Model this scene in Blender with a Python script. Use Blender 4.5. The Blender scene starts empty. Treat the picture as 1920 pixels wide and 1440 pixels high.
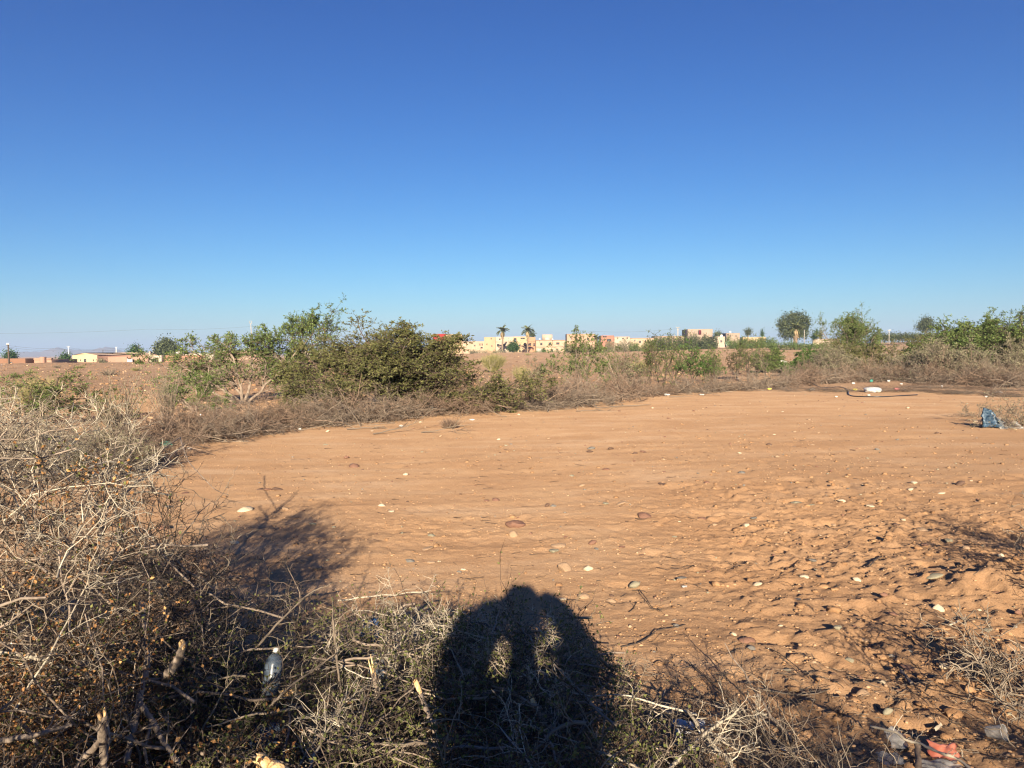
import bpy, math, random
import numpy as np
from mathutils import Matrix, Vector, Euler

R = math.radians
sc = bpy.context.scene
COL = sc.collection

# ------------------------------------------------------------------ camera
CAM_H = 1.65
PITCH, ROLL, FPX = R(2.48), R(0.45), 26.0 / 36.0 * 1920
cam_d = bpy.data.cameras.new("camera")
cam_d.lens = 26.0; cam_d.sensor_width = 36.0
cam_d.clip_start = 0.02; cam_d.clip_end = 30000
cam = bpy.data.objects.new("camera", cam_d); COL.objects.link(cam)
CM = (Matrix.Rotation(R(90) - PITCH, 4, 'X') @ Matrix.Rotation(-ROLL, 4, 'Z'))
cam.matrix_world = Matrix.Translation((0, 0, CAM_H)) @ CM
sc.camera = cam

# ------------------------------------------------------------------ light
SUN_EL, SUN_AZ = R(18.0), R(180.6)          # azimuth clockwise from +Y: the sun is behind the camera
world = bpy.data.worlds.new("World"); sc.world = world; world.use_nodes = True
wn = world.node_tree.nodes; wl = world.node_tree.links
wn.clear()
sky = wn.new('ShaderNodeTexSky'); sky.sky_type = 'NISHITA'; sky.sun_disc = False
sky.sun_elevation = SUN_EL; sky.sun_rotation = SUN_AZ
sky.altitude = 400; sky.air_density = 1.0; sky.dust_density = 0.35; sky.ozone_density = 2.2
# clear dry-air sky: the Nishita colours with a steeper response, the same all the way round
def vmath(op, a, b):
    n_ = wn.new('ShaderNodeVectorMath'); n_.operation = op; wl.new(a, n_.inputs[0])
    if isinstance(b, tuple): n_.inputs[1].default_value = b
    else: wl.new(b, n_.inputs[1])
    return n_.outputs[0]
q = vmath('MINIMUM', vmath('MULTIPLY', sky.outputs[0], (0.1376,) * 3), (1.3, 1.3, 1.3))
sp = wn.new('ShaderNodeSeparateColor'); cb = wn.new('ShaderNodeCombineColor'); wl.new(q, sp.inputs[0])
for i_, (ex_, ga_) in enumerate([(2.0, 0.42), (1.52, 0.615), (1.12, 0.86)]):
    pw = wn.new('ShaderNodeMath'); pw.operation = 'POWER'; pw.inputs[1].default_value = ex_; wl.new(sp.outputs[i_], pw.inputs[0])
    ml = wn.new('ShaderNodeMath'); ml.operation = 'MULTIPLY'; ml.inputs[1].default_value = ga_ * 3.789; wl.new(pw.outputs[0], ml.inputs[0]); wl.new(ml.outputs[0], cb.inputs[i_])
q = cb.outputs[0]
bg = wn.new('ShaderNodeBackground'); bg.inputs['Strength'].default_value = 0.10
wo = wn.new('ShaderNodeOutputWorld')
wl.new(q, bg.inputs['Color']); wl.new(bg.outputs[0], wo.inputs['Surface'])

sd = bpy.data.lights.new("sun", 'SUN'); sd.energy = 4.8; sd.angle = R(0.53); sd.color = (1.0, 0.86, 0.66)
sun = bpy.data.objects.new("sun", sd); COL.objects.link(sun)
sun.rotation_euler = (R(90) - SUN_EL, 0, R(180) - SUN_AZ)
sun.location = (0, -20, 12)

sc.view_settings.view_transform = 'Standard'; sc.view_settings.look = 'None'
sc.view_settings.exposure = 1.4; sc.view_settings.gamma = 1.0
sc.view_settings.use_curve_mapping = False
sc.render.engine = 'CYCLES'
sc.cycles.use_denoising = True
sc.cycles.filter_width = 1.2
sc.cycles.max_bounces = 5; sc.cycles.diffuse_bounces = 3; sc.cycles.volume_bounces = 0
sc.cycles.transparent_max_bounces = 8
sc.cycles.caustics_reflective = False; sc.cycles.caustics_refractive = False

# ------------------------------------------------------------------ numeric helpers
rng = np.random.default_rng(7)
rnd = random.Random(5)

def _hash(ix, iy, s):
    h = (ix.astype(np.int64) * 374761393 + iy.astype(np.int64) * 668265263 + s * 1442695041) & 0xFFFFFFFF
    h = ((h ^ (h >> 13)) * 1274126177) & 0xFFFFFFFF
    h = h ^ (h >> 16)
    return (h & 0xFFFF) / 65535.0

def vnoise(x, y, s=0):
    ix = np.floor(x); iy = np.floor(y); fx = x - ix; fy = y - iy
    fx = fx * fx * fx * (fx * (fx * 6 - 15) + 10); fy = fy * fy * fy * (fy * (fy * 6 - 15) + 10)
    a = _hash(ix, iy, s); b = _hash(ix + 1, iy, s); c = _hash(ix, iy + 1, s); d = _hash(ix + 1, iy + 1, s)
    return (a * (1 - fx) + b * fx) * (1 - fy) + (c * (1 - fx) + d * fx) * fy * 1.0

def fbm(x, y, o=4, s=0):
    v = 0.0; a = 0.5; t = 0.0
    for i in range(o):
        v = v + a * vnoise(x, y, s + i * 17); t += a; a *= 0.5; x = x * 2.03 + 11.3; y = y * 2.03 - 7.1
    return v / t

def sstep(a, b, x):
    t = np.clip((x - a) / (b - a), 0, 1); return t * t * (3 - 2 * t)

def rough_zone(x, y):
    """how cloddy the bare soil is: ploughed-looking to the right, swept smooth to the left and middle"""
    z = sstep(-0.2, 2.2, x - (y - 5.0) * 0.18) * (1 - 0.55 * sstep(7.5, 11, y)) * sstep(1.5, 3.5, y + x * 0.3)
    z = z * (0.45 + 0.75 * fbm(x * 0.55, y * 0.9, 3, 91))
    z = np.maximum(z, 0.10 + 0.25 * sstep(.55, .7, fbm(x * 0.8 + 9, y * 1.1, 3, 95)))
    return z * sstep(40, 22, y) + 0.6 * sstep(22, 34, y) * sstep(400, 100, y)

def ground_big(x, y):
    x = np.asarray(x, float); y = np.asarray(y, float)
    far = sstep(35, 300, y)
    z = far * (0.0175 * np.clip(x, -260, 260)) + 1.25 * far
    z = z + (fbm(x / 40, y / 60, 3, 5) - 0.5) * 1.2 * sstep(30, 160, y) * (1 - 0.8*sstep(320, 600, y))
    z = z + (fbm(x / 3.2, y / 3.2, 3, 6) - 0.5) * 0.10
    # soil mound at the right edge, bank under the hedge
    z = z + 0.16 * np.exp(-(((x - 3.35) / 0.42) ** 2 + ((y - 5.05) / 0.30) ** 2)) * (0.5 + .9 * fbm(x * 9, y * 9, 4, 8))
    z = z + 0.10 * np.exp(-(((x - 3.9) / 0.35) ** 2 + ((y - 4.5) / 0.5) ** 2))
    return z

def ground_fine(x, y):
    rz = rough_zone(x, y)
    near = sstep(30, 12, y)
    z = (fbm(x * 7, y * 9, 4, 21) - 0.5) * (0.010 + 0.012 * rz)
    # plough lines running away to the right
    u = y - 0.12 * x
    z = z + np.sin(u * 9 + 2.2 * fbm(x * 0.6, y * 0.6, 2, 33) * 3) * (0.0012 + 0.004 * rz)
    b = fbm(x * 6.5, y * 6.5, 3, 44)
    z = z + np.clip(b - 0.64, 0, 1) * 0.13 * rz
    b2 = fbm(x * 15, y * 15, 2, 45)
    z = z + np.clip(b2 - 0.62, 0, 1) * 0.08 * rz + (np.abs(fbm(x * 8, y * 8, 3, 51) - .5) * .070 + np.abs(fbm(x * 21, y * 21, 2, 52) - .5) * .034 - .018) * rz + (fbm(x * 28, y * 28, 2, 46) - .5) * .010 * rz
    b3 = fbm(x * 4.1 + 3, y * 4.1, 2, 47)
    z = z - np.clip(b3 - 0.66, 0, 1) * 0.25 * rz
    # two shallow wheel tracks curving across the clearing
    v = y - (6.5 + 0.26 * x + 0.02 * x * x) + 0.12 * (fbm(x * .5, y * .5, 2, 88) - .5)
    for c_ in (0.0, 1.55, 3.6, 5.1):
        q_ = np.exp(-((v - c_) / 0.13) ** 2); z = z * (1 - .4 * q_) - q_ * (.006 + .003 * np.sin(x * 40 + v * 22)) * fbm(x, y, 2, 97) * 1.6 + .004 * np.exp(-((np.abs(v - c_) - .24) / .07) ** 2)
    z = z * near
    z = z + (fbm(x / 1.1, y / 1.1, 3, 61) - 0.5) * 0.30 * sstep(24, 40, y) * sstep(500, 200, y)
    return z

def gz(x, y):
    return ground_big(x, y) + ground_fine(np.asarray(x, float), np.asarray(y, float))

def ray(px, py):
    d = CM.to_3x3() @ Vector(((px - 960) / FPX, -(py - 720) / FPX, -1.0))
    return d / d.y

def at(px, py, Y):
    """the world point a distance Y ahead seen in that direction"""
    d = ray(px, py); return Vector((d.x * Y, Y, CAM_H + d.z * Y))

def gp(px, py):
    """the ground point seen in that direction"""
    d = ray(px, py); Y = CAM_H / max(1e-5, -d.z)
    for _ in range(12):
        z = float(ground_big(d.x * Y, Y)); Y = min(400.0, max(1.0, (CAM_H - z) / max(1e-5, -d.z)))
    return Vector((d.x * Y, Y, float(gz(d.x * Y, Y))))

# ------------------------------------------------------------------ materials
def mat(name, c1, c2=None, scale=6.0, rough=0.9, island=0.0, bump=0.0, bscale=40.0, spec=0.2, detail=4, hueisland=0.0, transl=0.0, trans=0.0, alpha=1.0, metal=0.0, ramp=(0.35, 0.65), stretch=None):
    m = bpy.data.materials.new(name); m.use_nodes = True
    n = m.node_tree.nodes; l = m.node_tree.links
    b = n['Principled BSDF']; b.inputs['Roughness'].default_value = rough
    b.inputs['Specular IOR Level'].default_value = spec
    b.inputs['Metallic'].default_value = metal
    if trans: b.inputs['Transmission Weight'].default_value = trans
    if alpha < 1: b.inputs['Alpha'].default_value = alpha
    tc = n.new('ShaderNodeTexCoord'); src = tc.outputs['Object']
    if stretch:
        mp = n.new('ShaderNodeMapping'); mp.inputs['Scale'].default_value = stretch
        l.new(src, mp.inputs['Vector']); src = mp.outputs['Vector']
    nz = n.new('ShaderNodeTexNoise'); nz.inputs['Scale'].default_value = scale; nz.inputs['Detail'].default_value = detail
    l.new(src, nz.inputs['Vector'])
    cr = n.new('ShaderNodeValToRGB')
    cr.color_ramp.elements[0].position = ramp[0]; cr.color_ramp.elements[1].position = ramp[1]
    cr.color_ramp.elements[0].color = (*c1, 1); cr.color_ramp.elements[1].color = (*(c2 or c1), 1)
    out = cr.outputs['Color']
    if island or hueisland:
        g = n.new('ShaderNodeNewGeometry'); h = n.new('ShaderNodeHueSaturation')
        mr = n.new('ShaderNodeMapRange'); mr.inputs['To Min'].default_value = 1 - island; mr.inputs['To Max'].default_value = 1 + island
        l.new(g.outputs['Random Per Island'], mr.inputs['Value']); l.new(mr.outputs[0], h.inputs['Value'])
        if c2 is not None:
            # the tone of each leaf or twig is its own
            mth = n.new('ShaderNodeMath'); mth.operation = 'MULTIPLY'; mth.inputs[1].default_value = 7.31
            fr = n.new('ShaderNodeMath'); fr.operation = 'FRACT'
            l.new(g.outputs['Random Per Island'], mth.inputs[0]); l.new(mth.outputs[0], fr.inputs[0]); l.new(fr.outputs[0], cr.inputs['Fac'])
            cr.color_ramp.elements[0].position = 0.0; cr.color_ramp.elements[1].position = 1.0
        if hueisland:
            m2 = n.new('ShaderNodeMath'); m2.operation = 'MULTIPLY'; m2.inputs[1].default_value = 13.7
            f2 = n.new('ShaderNodeMath'); f2.operation = 'FRACT'
            mr2 = n.new('ShaderNodeMapRange'); mr2.inputs['To Min'].default_value = 0.5 - hueisland; mr2.inputs['To Max'].default_value = 0.5 + hueisland
            l.new(g.outputs['Random Per Island'], m2.inputs[0]); l.new(m2.outputs[0], f2.inputs[0]); l.new(f2.outputs[0], mr2.inputs['Value']); l.new(mr2.outputs[0], h.inputs['Hue'])
        l.new(out, h.inputs['Color']); out = h.outputs['Color']
    else:
        l.new(nz.outputs['Fac'], cr.inputs['Fac'])
    l.new(out, b.inputs['Base Color'])
    if bump:
        n2 = n.new('ShaderNodeTexNoise'); n2.inputs['Scale'].default_value = bscale; n2.inputs['Detail'].default_value = 5
        l.new(src, n2.inputs['Vector'])
        bp = n.new('ShaderNodeBump'); bp.inputs['Strength'].default_value = bump; bp.inputs['Distance'].default_value = 0.01
        l.new(n2.outputs['Fac'], bp.inputs['Height']); l.new(bp.outputs['Normal'], b.inputs['Normal'])
    if transl:
        t = n.new('ShaderNodeBsdfTranslucent'); mx = n.new('ShaderNodeMixShader'); mx.inputs[0].default_value = transl
        l.new(out, t.inputs['Color']); l.new(b.outputs[0], mx.inputs[1]); l.new(t.outputs[0], mx.inputs[2])
        l.new(mx.outputs[0], n['Material Output'].inputs['Surface'])
    return m

def ground_material():
    m = bpy.data.materials.new("bare_red_earth"); m.use_nodes = True
    n = m.node_tree.nodes; l = m.node_tree.links; b = n['Principled BSDF']
    b.inputs['Roughness'].default_value = 0.95; b.inputs['Specular IOR Level'].default_value = 0.08
    b.inputs['Diffuse Roughness'].default_value = 0.35
    tc = n.new('ShaderNodeTexCoord'); O = tc.outputs['Object']
    def noise(s, d=6, rough=0.6, vec=None):
        t = n.new('ShaderNodeTexNoise'); t.inputs['Scale'].default_value = s; t.inputs['Detail'].default_value = d; t.inputs['Roughness'].default_value = rough
        l.new(vec or O, t.inputs['Vector']); return t.outputs['Fac']
    def ramp(f, a, b_, ca, cb):
        r = n.new('ShaderNodeValToRGB'); e = r.color_ramp.elements; e[0].position = a; e[1].position = b_
        e[0].color = (*ca, 1) if len(ca) == 3 else ca; e[1].color = (*cb, 1); l.new(f, r.inputs['Fac']); return r.outputs['Color']
    def mix(f, a, c, mode='MIX'):
        x = n.new('ShaderNodeMix'); x.data_type = 'RGBA'; x.blend_type = mode
        if isinstance(f, float): x.inputs[0].default_value = f
        else: l.new(f, x.inputs[0])
        l.new(a, x.inputs[6])
        if isinstance(c, tuple): x.inputs[7].default_value = (*c, 1)
        else: l.new(c, x.inputs[7])
        return x.outputs[2]
    def sep(f, a, b_):
        mr = n.new('ShaderNodeMapRange'); mr.inputs['From Min'].default_value = a; mr.inputs['From Max'].default_value = b_; l.new(f, mr.inputs['Value']); return mr.outputs[0]
    base = ramp(noise(0.9, 6), 0.32, 0.68, (0.50, 0.285, 0.142), (0.62, 0.385, 0.205))
    mp = n.new('ShaderNodeMapping'); mp.inputs['Scale'].default_value = (0.45, 1.5, 1); mp.inputs['Rotation'].default_value = (0, 0, R(-6)); l.new(O, mp.inputs['Vector'])
    streak = noise(1.0, 5, 0.6, mp.outputs[0])
    base = mix(sep(streak, 0.50, 0.68), base, (0.66, 0.44, 0.265))
    base = mix(sep(streak, 0.47, 0.36), base, mix(0.35, base, (0.38, 0.205, 0.10)))
    base = mix(sep(noise(4.5, 5, 0.65), 0.52, 0.66), base, mix(0.45, base, (0.40, 0.22, 0.11)))
    fine = noise(55, 5, 0.7)
    base = mix(sep(fine, 0.35, 0.75), base, mix(0.5, base, (0.72, 0.50, 0.31)))
    gr = noise(160, 3, 0.7)
    base = mix(sep(gr, 0.60, 0.66), base, (0.62, 0.45, 0.30))
    gr2 = noise(120, 3, 0.6)
    base = mix(sep(gr2, 0.40, 0.34), base, (0.26, 0.135, 0.075))
    at_ = n.new('ShaderNodeAttribute'); at_.attribute_name = 'tilled'
    base = mix(sep(at_.outputs['Fac'], 0.05, 0.75), base, mix(0.55, base, (0.43, 0.245, 0.125)))
    # the field beyond the hedge: redder, stonier
    sx = n.new('ShaderNodeSeparateXYZ'); l.new(O, sx.inputs[0])
    far = ramp(noise(0.5, 8, 0.75), 0.35, 0.68, (0.39, 0.24, 0.145), (0.64, 0.43, 0.27))
    v = n.new('ShaderNodeTexVoronoi'); v.inputs['Scale'].default_value = 2.2; l.new(O, v.inputs['Vector'])
    far = mix(sep(v.outputs['Distance'], 0.22, 0.14), far, mix(0.5, ramp(v.outputs['Color'], 0.3, 0.8, (0.20, 0.12, 0.08), (0.72, 0.55, 0.38)), far))
    fm = sep(sx.outputs['Y'], 26, 36)
    base = mix(fm, base, far)
    n0 = noise(0.02, 4)
    base = mix(sep(n0, 0.5, 0.6), base, mix(0.35, base, (0.33, 0.21, 0.115)))
    tone = n.new('ShaderNodeMix'); tone.data_type = 'RGBA'; tone.blend_type = 'MULTIPLY'; tone.inputs[0].default_value = 1.0
    l.new(base, tone.inputs[6]); tone.inputs[7].default_value = (0.73, 0.725, 0.735, 1); l.new(tone.outputs[2], b.inputs['Base Color'])
    bp = n.new('ShaderNodeBump'); bp.inputs['Strength'].default_value = 0.9; bp.inputs['Distance'].default_value = 0.016
    l.new(noise(38, 8, 0.72), bp.inputs['Height'])
    bp2 = n.new('ShaderNodeBump'); bp2.inputs['Strength'].default_value = 0.6; bp2.inputs['Distance'].default_value = 0.006
    l.new(noise(130, 4, 0.75), bp2.inputs['Height']); l.new(bp.outputs[0], bp2.inputs['Normal'])
    bp3 = n.new('ShaderNodeBump'); bp3.inputs['Distance'].default_value = 0.25; l.new(fm, bp3.inputs['Strength'])
    l.new(noise(1.3, 8, 0.75), bp3.inputs['Height']); l.new(bp2.outputs[0], bp3.inputs['Normal'])
    l.new(bp3.outputs[0], b.inputs['Normal'])
    return m

M = {}
M['ground'] = ground_material()
M['clod'] = mat('soil_clod', (0.28, 0.155, 0.078), (0.39, 0.235, 0.125), 9, 0.95, bump=0.8, bscale=60, spec=0.08)
M['crumb'] = mat('soil_crumb', (0.27, 0.15, 0.075), (0.48, 0.31, 0.18), 9, 0.95, island=0.18, spec=0.08)
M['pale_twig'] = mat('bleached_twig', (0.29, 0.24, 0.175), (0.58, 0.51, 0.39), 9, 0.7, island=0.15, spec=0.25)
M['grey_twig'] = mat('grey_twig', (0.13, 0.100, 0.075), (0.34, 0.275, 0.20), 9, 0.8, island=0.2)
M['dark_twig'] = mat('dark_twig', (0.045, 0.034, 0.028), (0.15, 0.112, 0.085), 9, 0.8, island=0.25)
M['hedge_twig'] = mat('weathered_twig', (0.13, 0.085, 0.060), (0.36, 0.255, 0.18), 9, 0.85, island=0.25)
M['hedge_twig2'] = mat('grey_brown_twig', (0.13, 0.10, 0.078), (0.34, 0.27, 0.20), 9, 0.85, island=0.25)
M['bark'] = mat('grey_bark', (0.17, 0.13, 0.10), (0.33, 0.26, 0.20), 22, 0.85, bump=0.6, bscale=60, stretch=(1, 1, 0.25))
M['bark_dark'] = mat('dark_bark', (0.06, 0.045, 0.035), (0.15, 0.11, 0.085), 15, 0.9, bump=0.5, bscale=40)
M['broken_wood'] = mat('torn_wood', (0.62, 0.36, 0.14), (0.85, 0.62, 0.34), 60, 0.7, bump=0.6, bscale=90, stretch=(1, 1, 0.1))
M['green_leaf'] = mat('small_green_leaf', (0.07, 0.085, 0.025), (0.20, 0.205, 0.065), 9, 0.6, island=0.25, transl=0.25)
M['brown_leaf'] = mat('dried_leaf', (0.20, 0.085, 0.035), (0.60, 0.33, 0.13), 9, 0.7, island=0.25, transl=0.2)
M['acacia_leaf'] = mat('acacia_leaf', (0.055, 0.095, 0.025), (0.190, 0.240, 0.072), 9, 0.6, island=0.3, transl=0.2)
M['olive_leaf'] = mat('olive_green_leaf', (0.060, 0.072, 0.022), (0.185, 0.175, 0.065), 9, 0.6, island=0.3, transl=0.2)
M['bright_leaf'] = mat('fresh_green_leaf', (0.045, 0.10, 0.022), (0.13, 0.22, 0.05), 9, 0.6, island=0.3, transl=0.2)
M['broom'] = mat('broom_stem', (0.20, 0.19, 0.07), (0.42, 0.37, 0.17), 9, 0.7, island=0.25)
M['dusty_leaf'] = mat('dusty_leaf', (0.13, 0.13, 0.075), (0.30, 0.27, 0.17), 9, 0.8, island=0.25, transl=0.15)
M['far_leaf'] = mat('eucalyptus_leaf', (0.040, 0.055, 0.025), (0.13, 0.15, 0.07), 9, 0.7, island=0.3, transl=0.15)
M['ficus_leaf'] = mat('ficus_leaf', (0.018, 0.045, 0.014), (0.06, 0.11, 0.03), 9, 0.6, island=0.3)
M['palm_leaf'] = mat('palm_leaf', (0.07, 0.09, 0.03), (0.20, 0.20, 0.08), 9, 0.6, island=0.25)
M['palm_dry'] = mat('dry_palm_leaf', (0.30, 0.22, 0.12), (0.50, 0.38, 0.22), 9, 0.8, island=0.2)
M['palm_bark'] = mat('palm_bark', (0.14, 0.10, 0.07), (0.30, 0.22, 0.15), 4, 0.9, bump=0.5, bscale=5)
STONE = {
 'red brown': mat('red_brown_stone', (0.165, 0.084, 0.058), (0.27, 0.150, 0.100), 14, 0.75, bump=0.4, bscale=60),
 'tan': mat('tan_stone', (0.30, 0.185, 0.11), (0.46, 0.32, 0.20), 14, 0.8, bump=0.5, bscale=60),
 'cream': mat('cream_stone', (0.48, 0.37, 0.24), (0.70, 0.58, 0.41), 14, 0.8, bump=0.5, bscale=60),
 'grey green': mat('grey_green_stone', (0.20, 0.18, 0.125), (0.36, 0.32, 0.22), 14, 0.75, bump=0.4, bscale=60),
 'slate grey': mat('slate_grey_stone', (0.13, 0.125, 0.115), (0.25, 0.22, 0.18), 14, 0.7, bump=0.4, bscale=60),
 'dark brown': mat('dark_brown_stone', (0.095, 0.058, 0.042), (0.18, 0.11, 0.075), 14, 0.75, bump=0.4, bscale=60),
}

# ------------------------------------------------------------------ mesh building
class Geo:
    def __init__(s): s.v = []; s.f3 = []; s.f4 = []; s.n = 0
    def add(s, v, f3=None, f4=None):
        v = np.asarray(v, float).reshape(-1, 3)
        if f3 is not None and len(f3): s.f3.append(np.asarray(f3, int).reshape(-1, 3) + s.n)
        if f4 is not None and len(f4): s.f4.append(np.asarray(f4, int).reshape(-1, 4) + s.n)
        s.v.append(v); s.n += len(v)
        return s
    def tubes(s, P, Rd, sides=3, cap=False):
        N, K, _ = P.shape
        T = np.gradient(P, axis=1); T /= np.linalg.norm(T, axis=2, keepdims=True) + 1e-9
        up = np.tile(np.array([0.13, 0.21, 0.97]), (N, 1)); d0 = T.mean(axis=1)
        flip = np.abs((d0 * up).sum(1)) > 0.8 * np.linalg.norm(d0, axis=1); up[flip] = np.array([0.9, 0.3, 0.1])
        A = np.cross(T, up[:, None, :]); A /= np.linalg.norm(A, axis=2, keepdims=True) + 1e-9
        B = np.cross(T, A)
        th = np.arange(sides) * 2 * math.pi / sides
        V = P[:, :, None, :] + Rd[:, :, None, None] * (np.cos(th)[None, None, :, None] * A[:, :, None, :] + np.sin(th)[None, None, :, None] * B[:, :, None, :])
        idx = np.arange(N * K * sides).reshape(N, K, sides)
        a = idx[:, :-1, :]; b = np.roll(a, -1, axis=2); d = idx[:, 1:, :]; c = np.roll(d, -1, axis=2)
        s.add(V, None, np.stack([a, b, c, d], -1))
        if cap and sides >= 3:
            base = s.n - N * K * sides
            for k in (0, K - 1):
                ring = idx[:, k, :] + base
                for j in range(1, sides - 1):
                    s.f3.append(np.stack([ring[:, 0], ring[:, j], ring[:, j + 1]], -1) if k else np.stack([ring[:, 0], ring[:, j + 1], ring[:, j]], -1))
        return s
    def leaves(s, C, D, N_, L, W):
        """folded rhombus leaves: centre base C, direction D, side N_"""
        D = D / (np.linalg.norm(D, axis=1, keepdims=True) + 1e-9)
        S = np.cross(D, N_); S /= np.linalg.norm(S, axis=1, keepdims=True) + 1e-9
        Nn = np.cross(S, D)
        L = np.asarray(L)[:, None]; W = np.asarray(W)[:, None]
        p0 = C; p2 = C + D * L; m_ = C + D * L * 0.45 
        p1 = m_ + S * W * 0.5 + Nn * W * 0.15; p3 = m_ - S * W * 0.5 + Nn * W * 0.15
        V = np.stack([p0, p1, p2, p3], 1); k = np.arange(len(C))[:, None] * 4
        s.add(V, np.concatenate([k + np.array([0, 1, 2]), k + np.array([0, 2, 3])], 0))
        return s
    def box(s, c, size, rz=0.0):
        c = np.array(c, float); h = np.array(size, float) / 2
        q = np.array([[-1,-1,-1],[1,-1,-1],[1,1,-1],[-1,1,-1],[-1,-1,1],[1,-1,1],[1,1,1],[-1,1,1]]) * h
        cs, sn = math.cos(rz), math.sin(rz)
        q = np.stack([q[:,0]*cs - q[:,1]*sn, q[:,0]*sn + q[:,1]*cs, q[:,2]], 1) + c
        s.add(q, None, [[0,3,2,1],[4,5,6,7],[0,1,5,4],[1,2,6,5],[2,3,7,6],[3,0,4,7]]); return s
    def mesh(s, name, m, smooth=False):
        me = bpy.data.meshes.new(name)
        v = np.concatenate(s.v) if s.v else np.zeros((0, 3))
        f3 = np.concatenate(s.f3) if s.f3 else np.zeros((0, 3), int); f4 = np.concatenate(s.f4) if s.f4 else np.zeros((0, 4), int)
        loops = np.concatenate([f3.ravel(), f4.ravel()]).astype(np.int32)
        nf = len(f3) + len(f4)
        me.vertices.add(len(v)); me.vertices.foreach_set('co', v.astype(np.float32).ravel())
        me.loops.add(len(loops)); me.loops.foreach_set('vertex_index', loops)
        me.polygons.add(nf)
        st = np.concatenate([np.arange(len(f3)) * 3, len(f3) * 3 + np.arange(len(f4)) * 4]).astype(np.int32)
        me.polygons.foreach_set('loop_start', st)
        try: me.polygons.foreach_set('loop_total', np.concatenate([np.full(len(f3), 3), np.full(len(f4), 4)]).astype(np.int32))
        except Exception: pass
        if smooth: me.polygons.foreach_set('use_smooth', np.ones(nf, bool))
        me.update(calc_edges=True); me.validate()
        if m is not None: me.materials.append(m)
        return me
    def obj(s, name, m, parent=None, smooth=False, **p):
        return link(name, s.mesh(name, m, smooth), parent, **p)

def link(name, data, parent=None, loc=None, rz=None, label=None, cat=None, group=None, kind=None, scale=None):
    o = bpy.data.objects.new(name, data); COL.objects.link(o)
    if parent is not None: o.parent = parent
    if loc is not None: o.location = loc
    if rz is not None: o.rotation_euler = (0, 0, rz)
    if scale is not None: o.scale = (scale,) * 3 if isinstance(scale, (int, float)) else scale
    tag(o, label, cat, group, kind); return o

def tag(o, label=None, cat=None, group=None, kind=None):
    if label: o['label'] = label
    if cat: o['category'] = cat
    if group: o['group'] = group
    if kind: o['kind'] = kind
    return o

def thing(name, label, cat, loc=(0, 0, 0), rz=0.0, group=None, scale=1.0):
    return link(name, None, None, loc, rz, label, cat, group, scale=scale)

def copy_tree(o, parent=None):
    c = o.copy(); COL.objects.link(c)
    if parent is not None: c.parent = parent
    for ch in list(o.children): copy_tree(ch, c)
    return c

# ------------------------------------------------------------------ twig growth (all vectorised)
def unit(v): return v / (np.linalg.norm(v, axis=-1, keepdims=True) + 1e-9)
def rdir(n, r): return unit(r.normal(size=(n, 3)))

def grow(S, D, L, r0, K, r, wob=0.2, zig=0.0, grav=0.0, up=0.0, tip=0.25, floor=None):
    N = len(S); P = np.zeros((N, K, 3)); P[:, 0] = S; d = unit(D); step = (L / (K - 1))[:, None]
    side = unit(np.cross(d, rdir(N, r)))
    for k in range(1, K):
        z = side * zig * (1 if k % 2 else -1)
        dd = unit(d + z); P[:, k] = P[:, k-1] + dd * step
        d = unit(d + r.normal(size=(N, 3)) * wob + np.array([0, 0, up - grav]))
    if floor is not None: P[:, :, 2] = np.maximum(P[:, :, 2], floor)
    Rd = r0[:, None] * np.linspace(1, tip, K)[None, :]
    return P, Rd

def kids(P, Rd, n, r, t0=0.15, t1=1.0, ang=(35, 75), lr=(0.3, 0.6), rr=0.6, L=None):
    """n children on each parent: start, direction, radius, length factor"""
    N, K, _ = P.shape
    t = r.uniform(t0, t1, (N, n)) * (K - 1); i = np.minimum(t.astype(int), K - 2); f = (t - i)[..., None]
    rows = np.arange(N)[:, None]
    S = P[rows, i] * (1 - f) + P[rows, i + 1] * f
    T = unit(P[rows, i + 1] - P[rows, i])
    rad = Rd[rows, i] * rr
    a = np.radians(r.uniform(*ang, (N, n)))[..., None]
    side = unit(np.cross(T, rdir(N * n, r).reshape(N, n, 3)))
    D = T * np.cos(a) + side * np.sin(a)
    plen = np.linalg.norm(np.diff(P, axis=1), axis=2).sum(1)
    Ln = plen[:, None] * r.uniform(*lr, (N, n)) * (1.1 - 0.5 * (t / (K - 1)))
    return S.reshape(-1, 3), D.reshape(-1, 3), rad.ravel(), Ln.ravel()

def leafset(g, P, n, r, L, W, t0=0.2, lift=0.3):
    S, D, _, _ = kids(P, np.ones(P.shape[:2]), n, r, t0, 1.0, (25, 80))
    N = len(S); Ls = r.uniform(0.7, 1.3, N) * L
    g.leaves(S, D + np.array([0, 0, lift]), rdir(N, r) + np.array([0, 0, 0.6]), Ls, Ls * W / L)

exec_time = None
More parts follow.
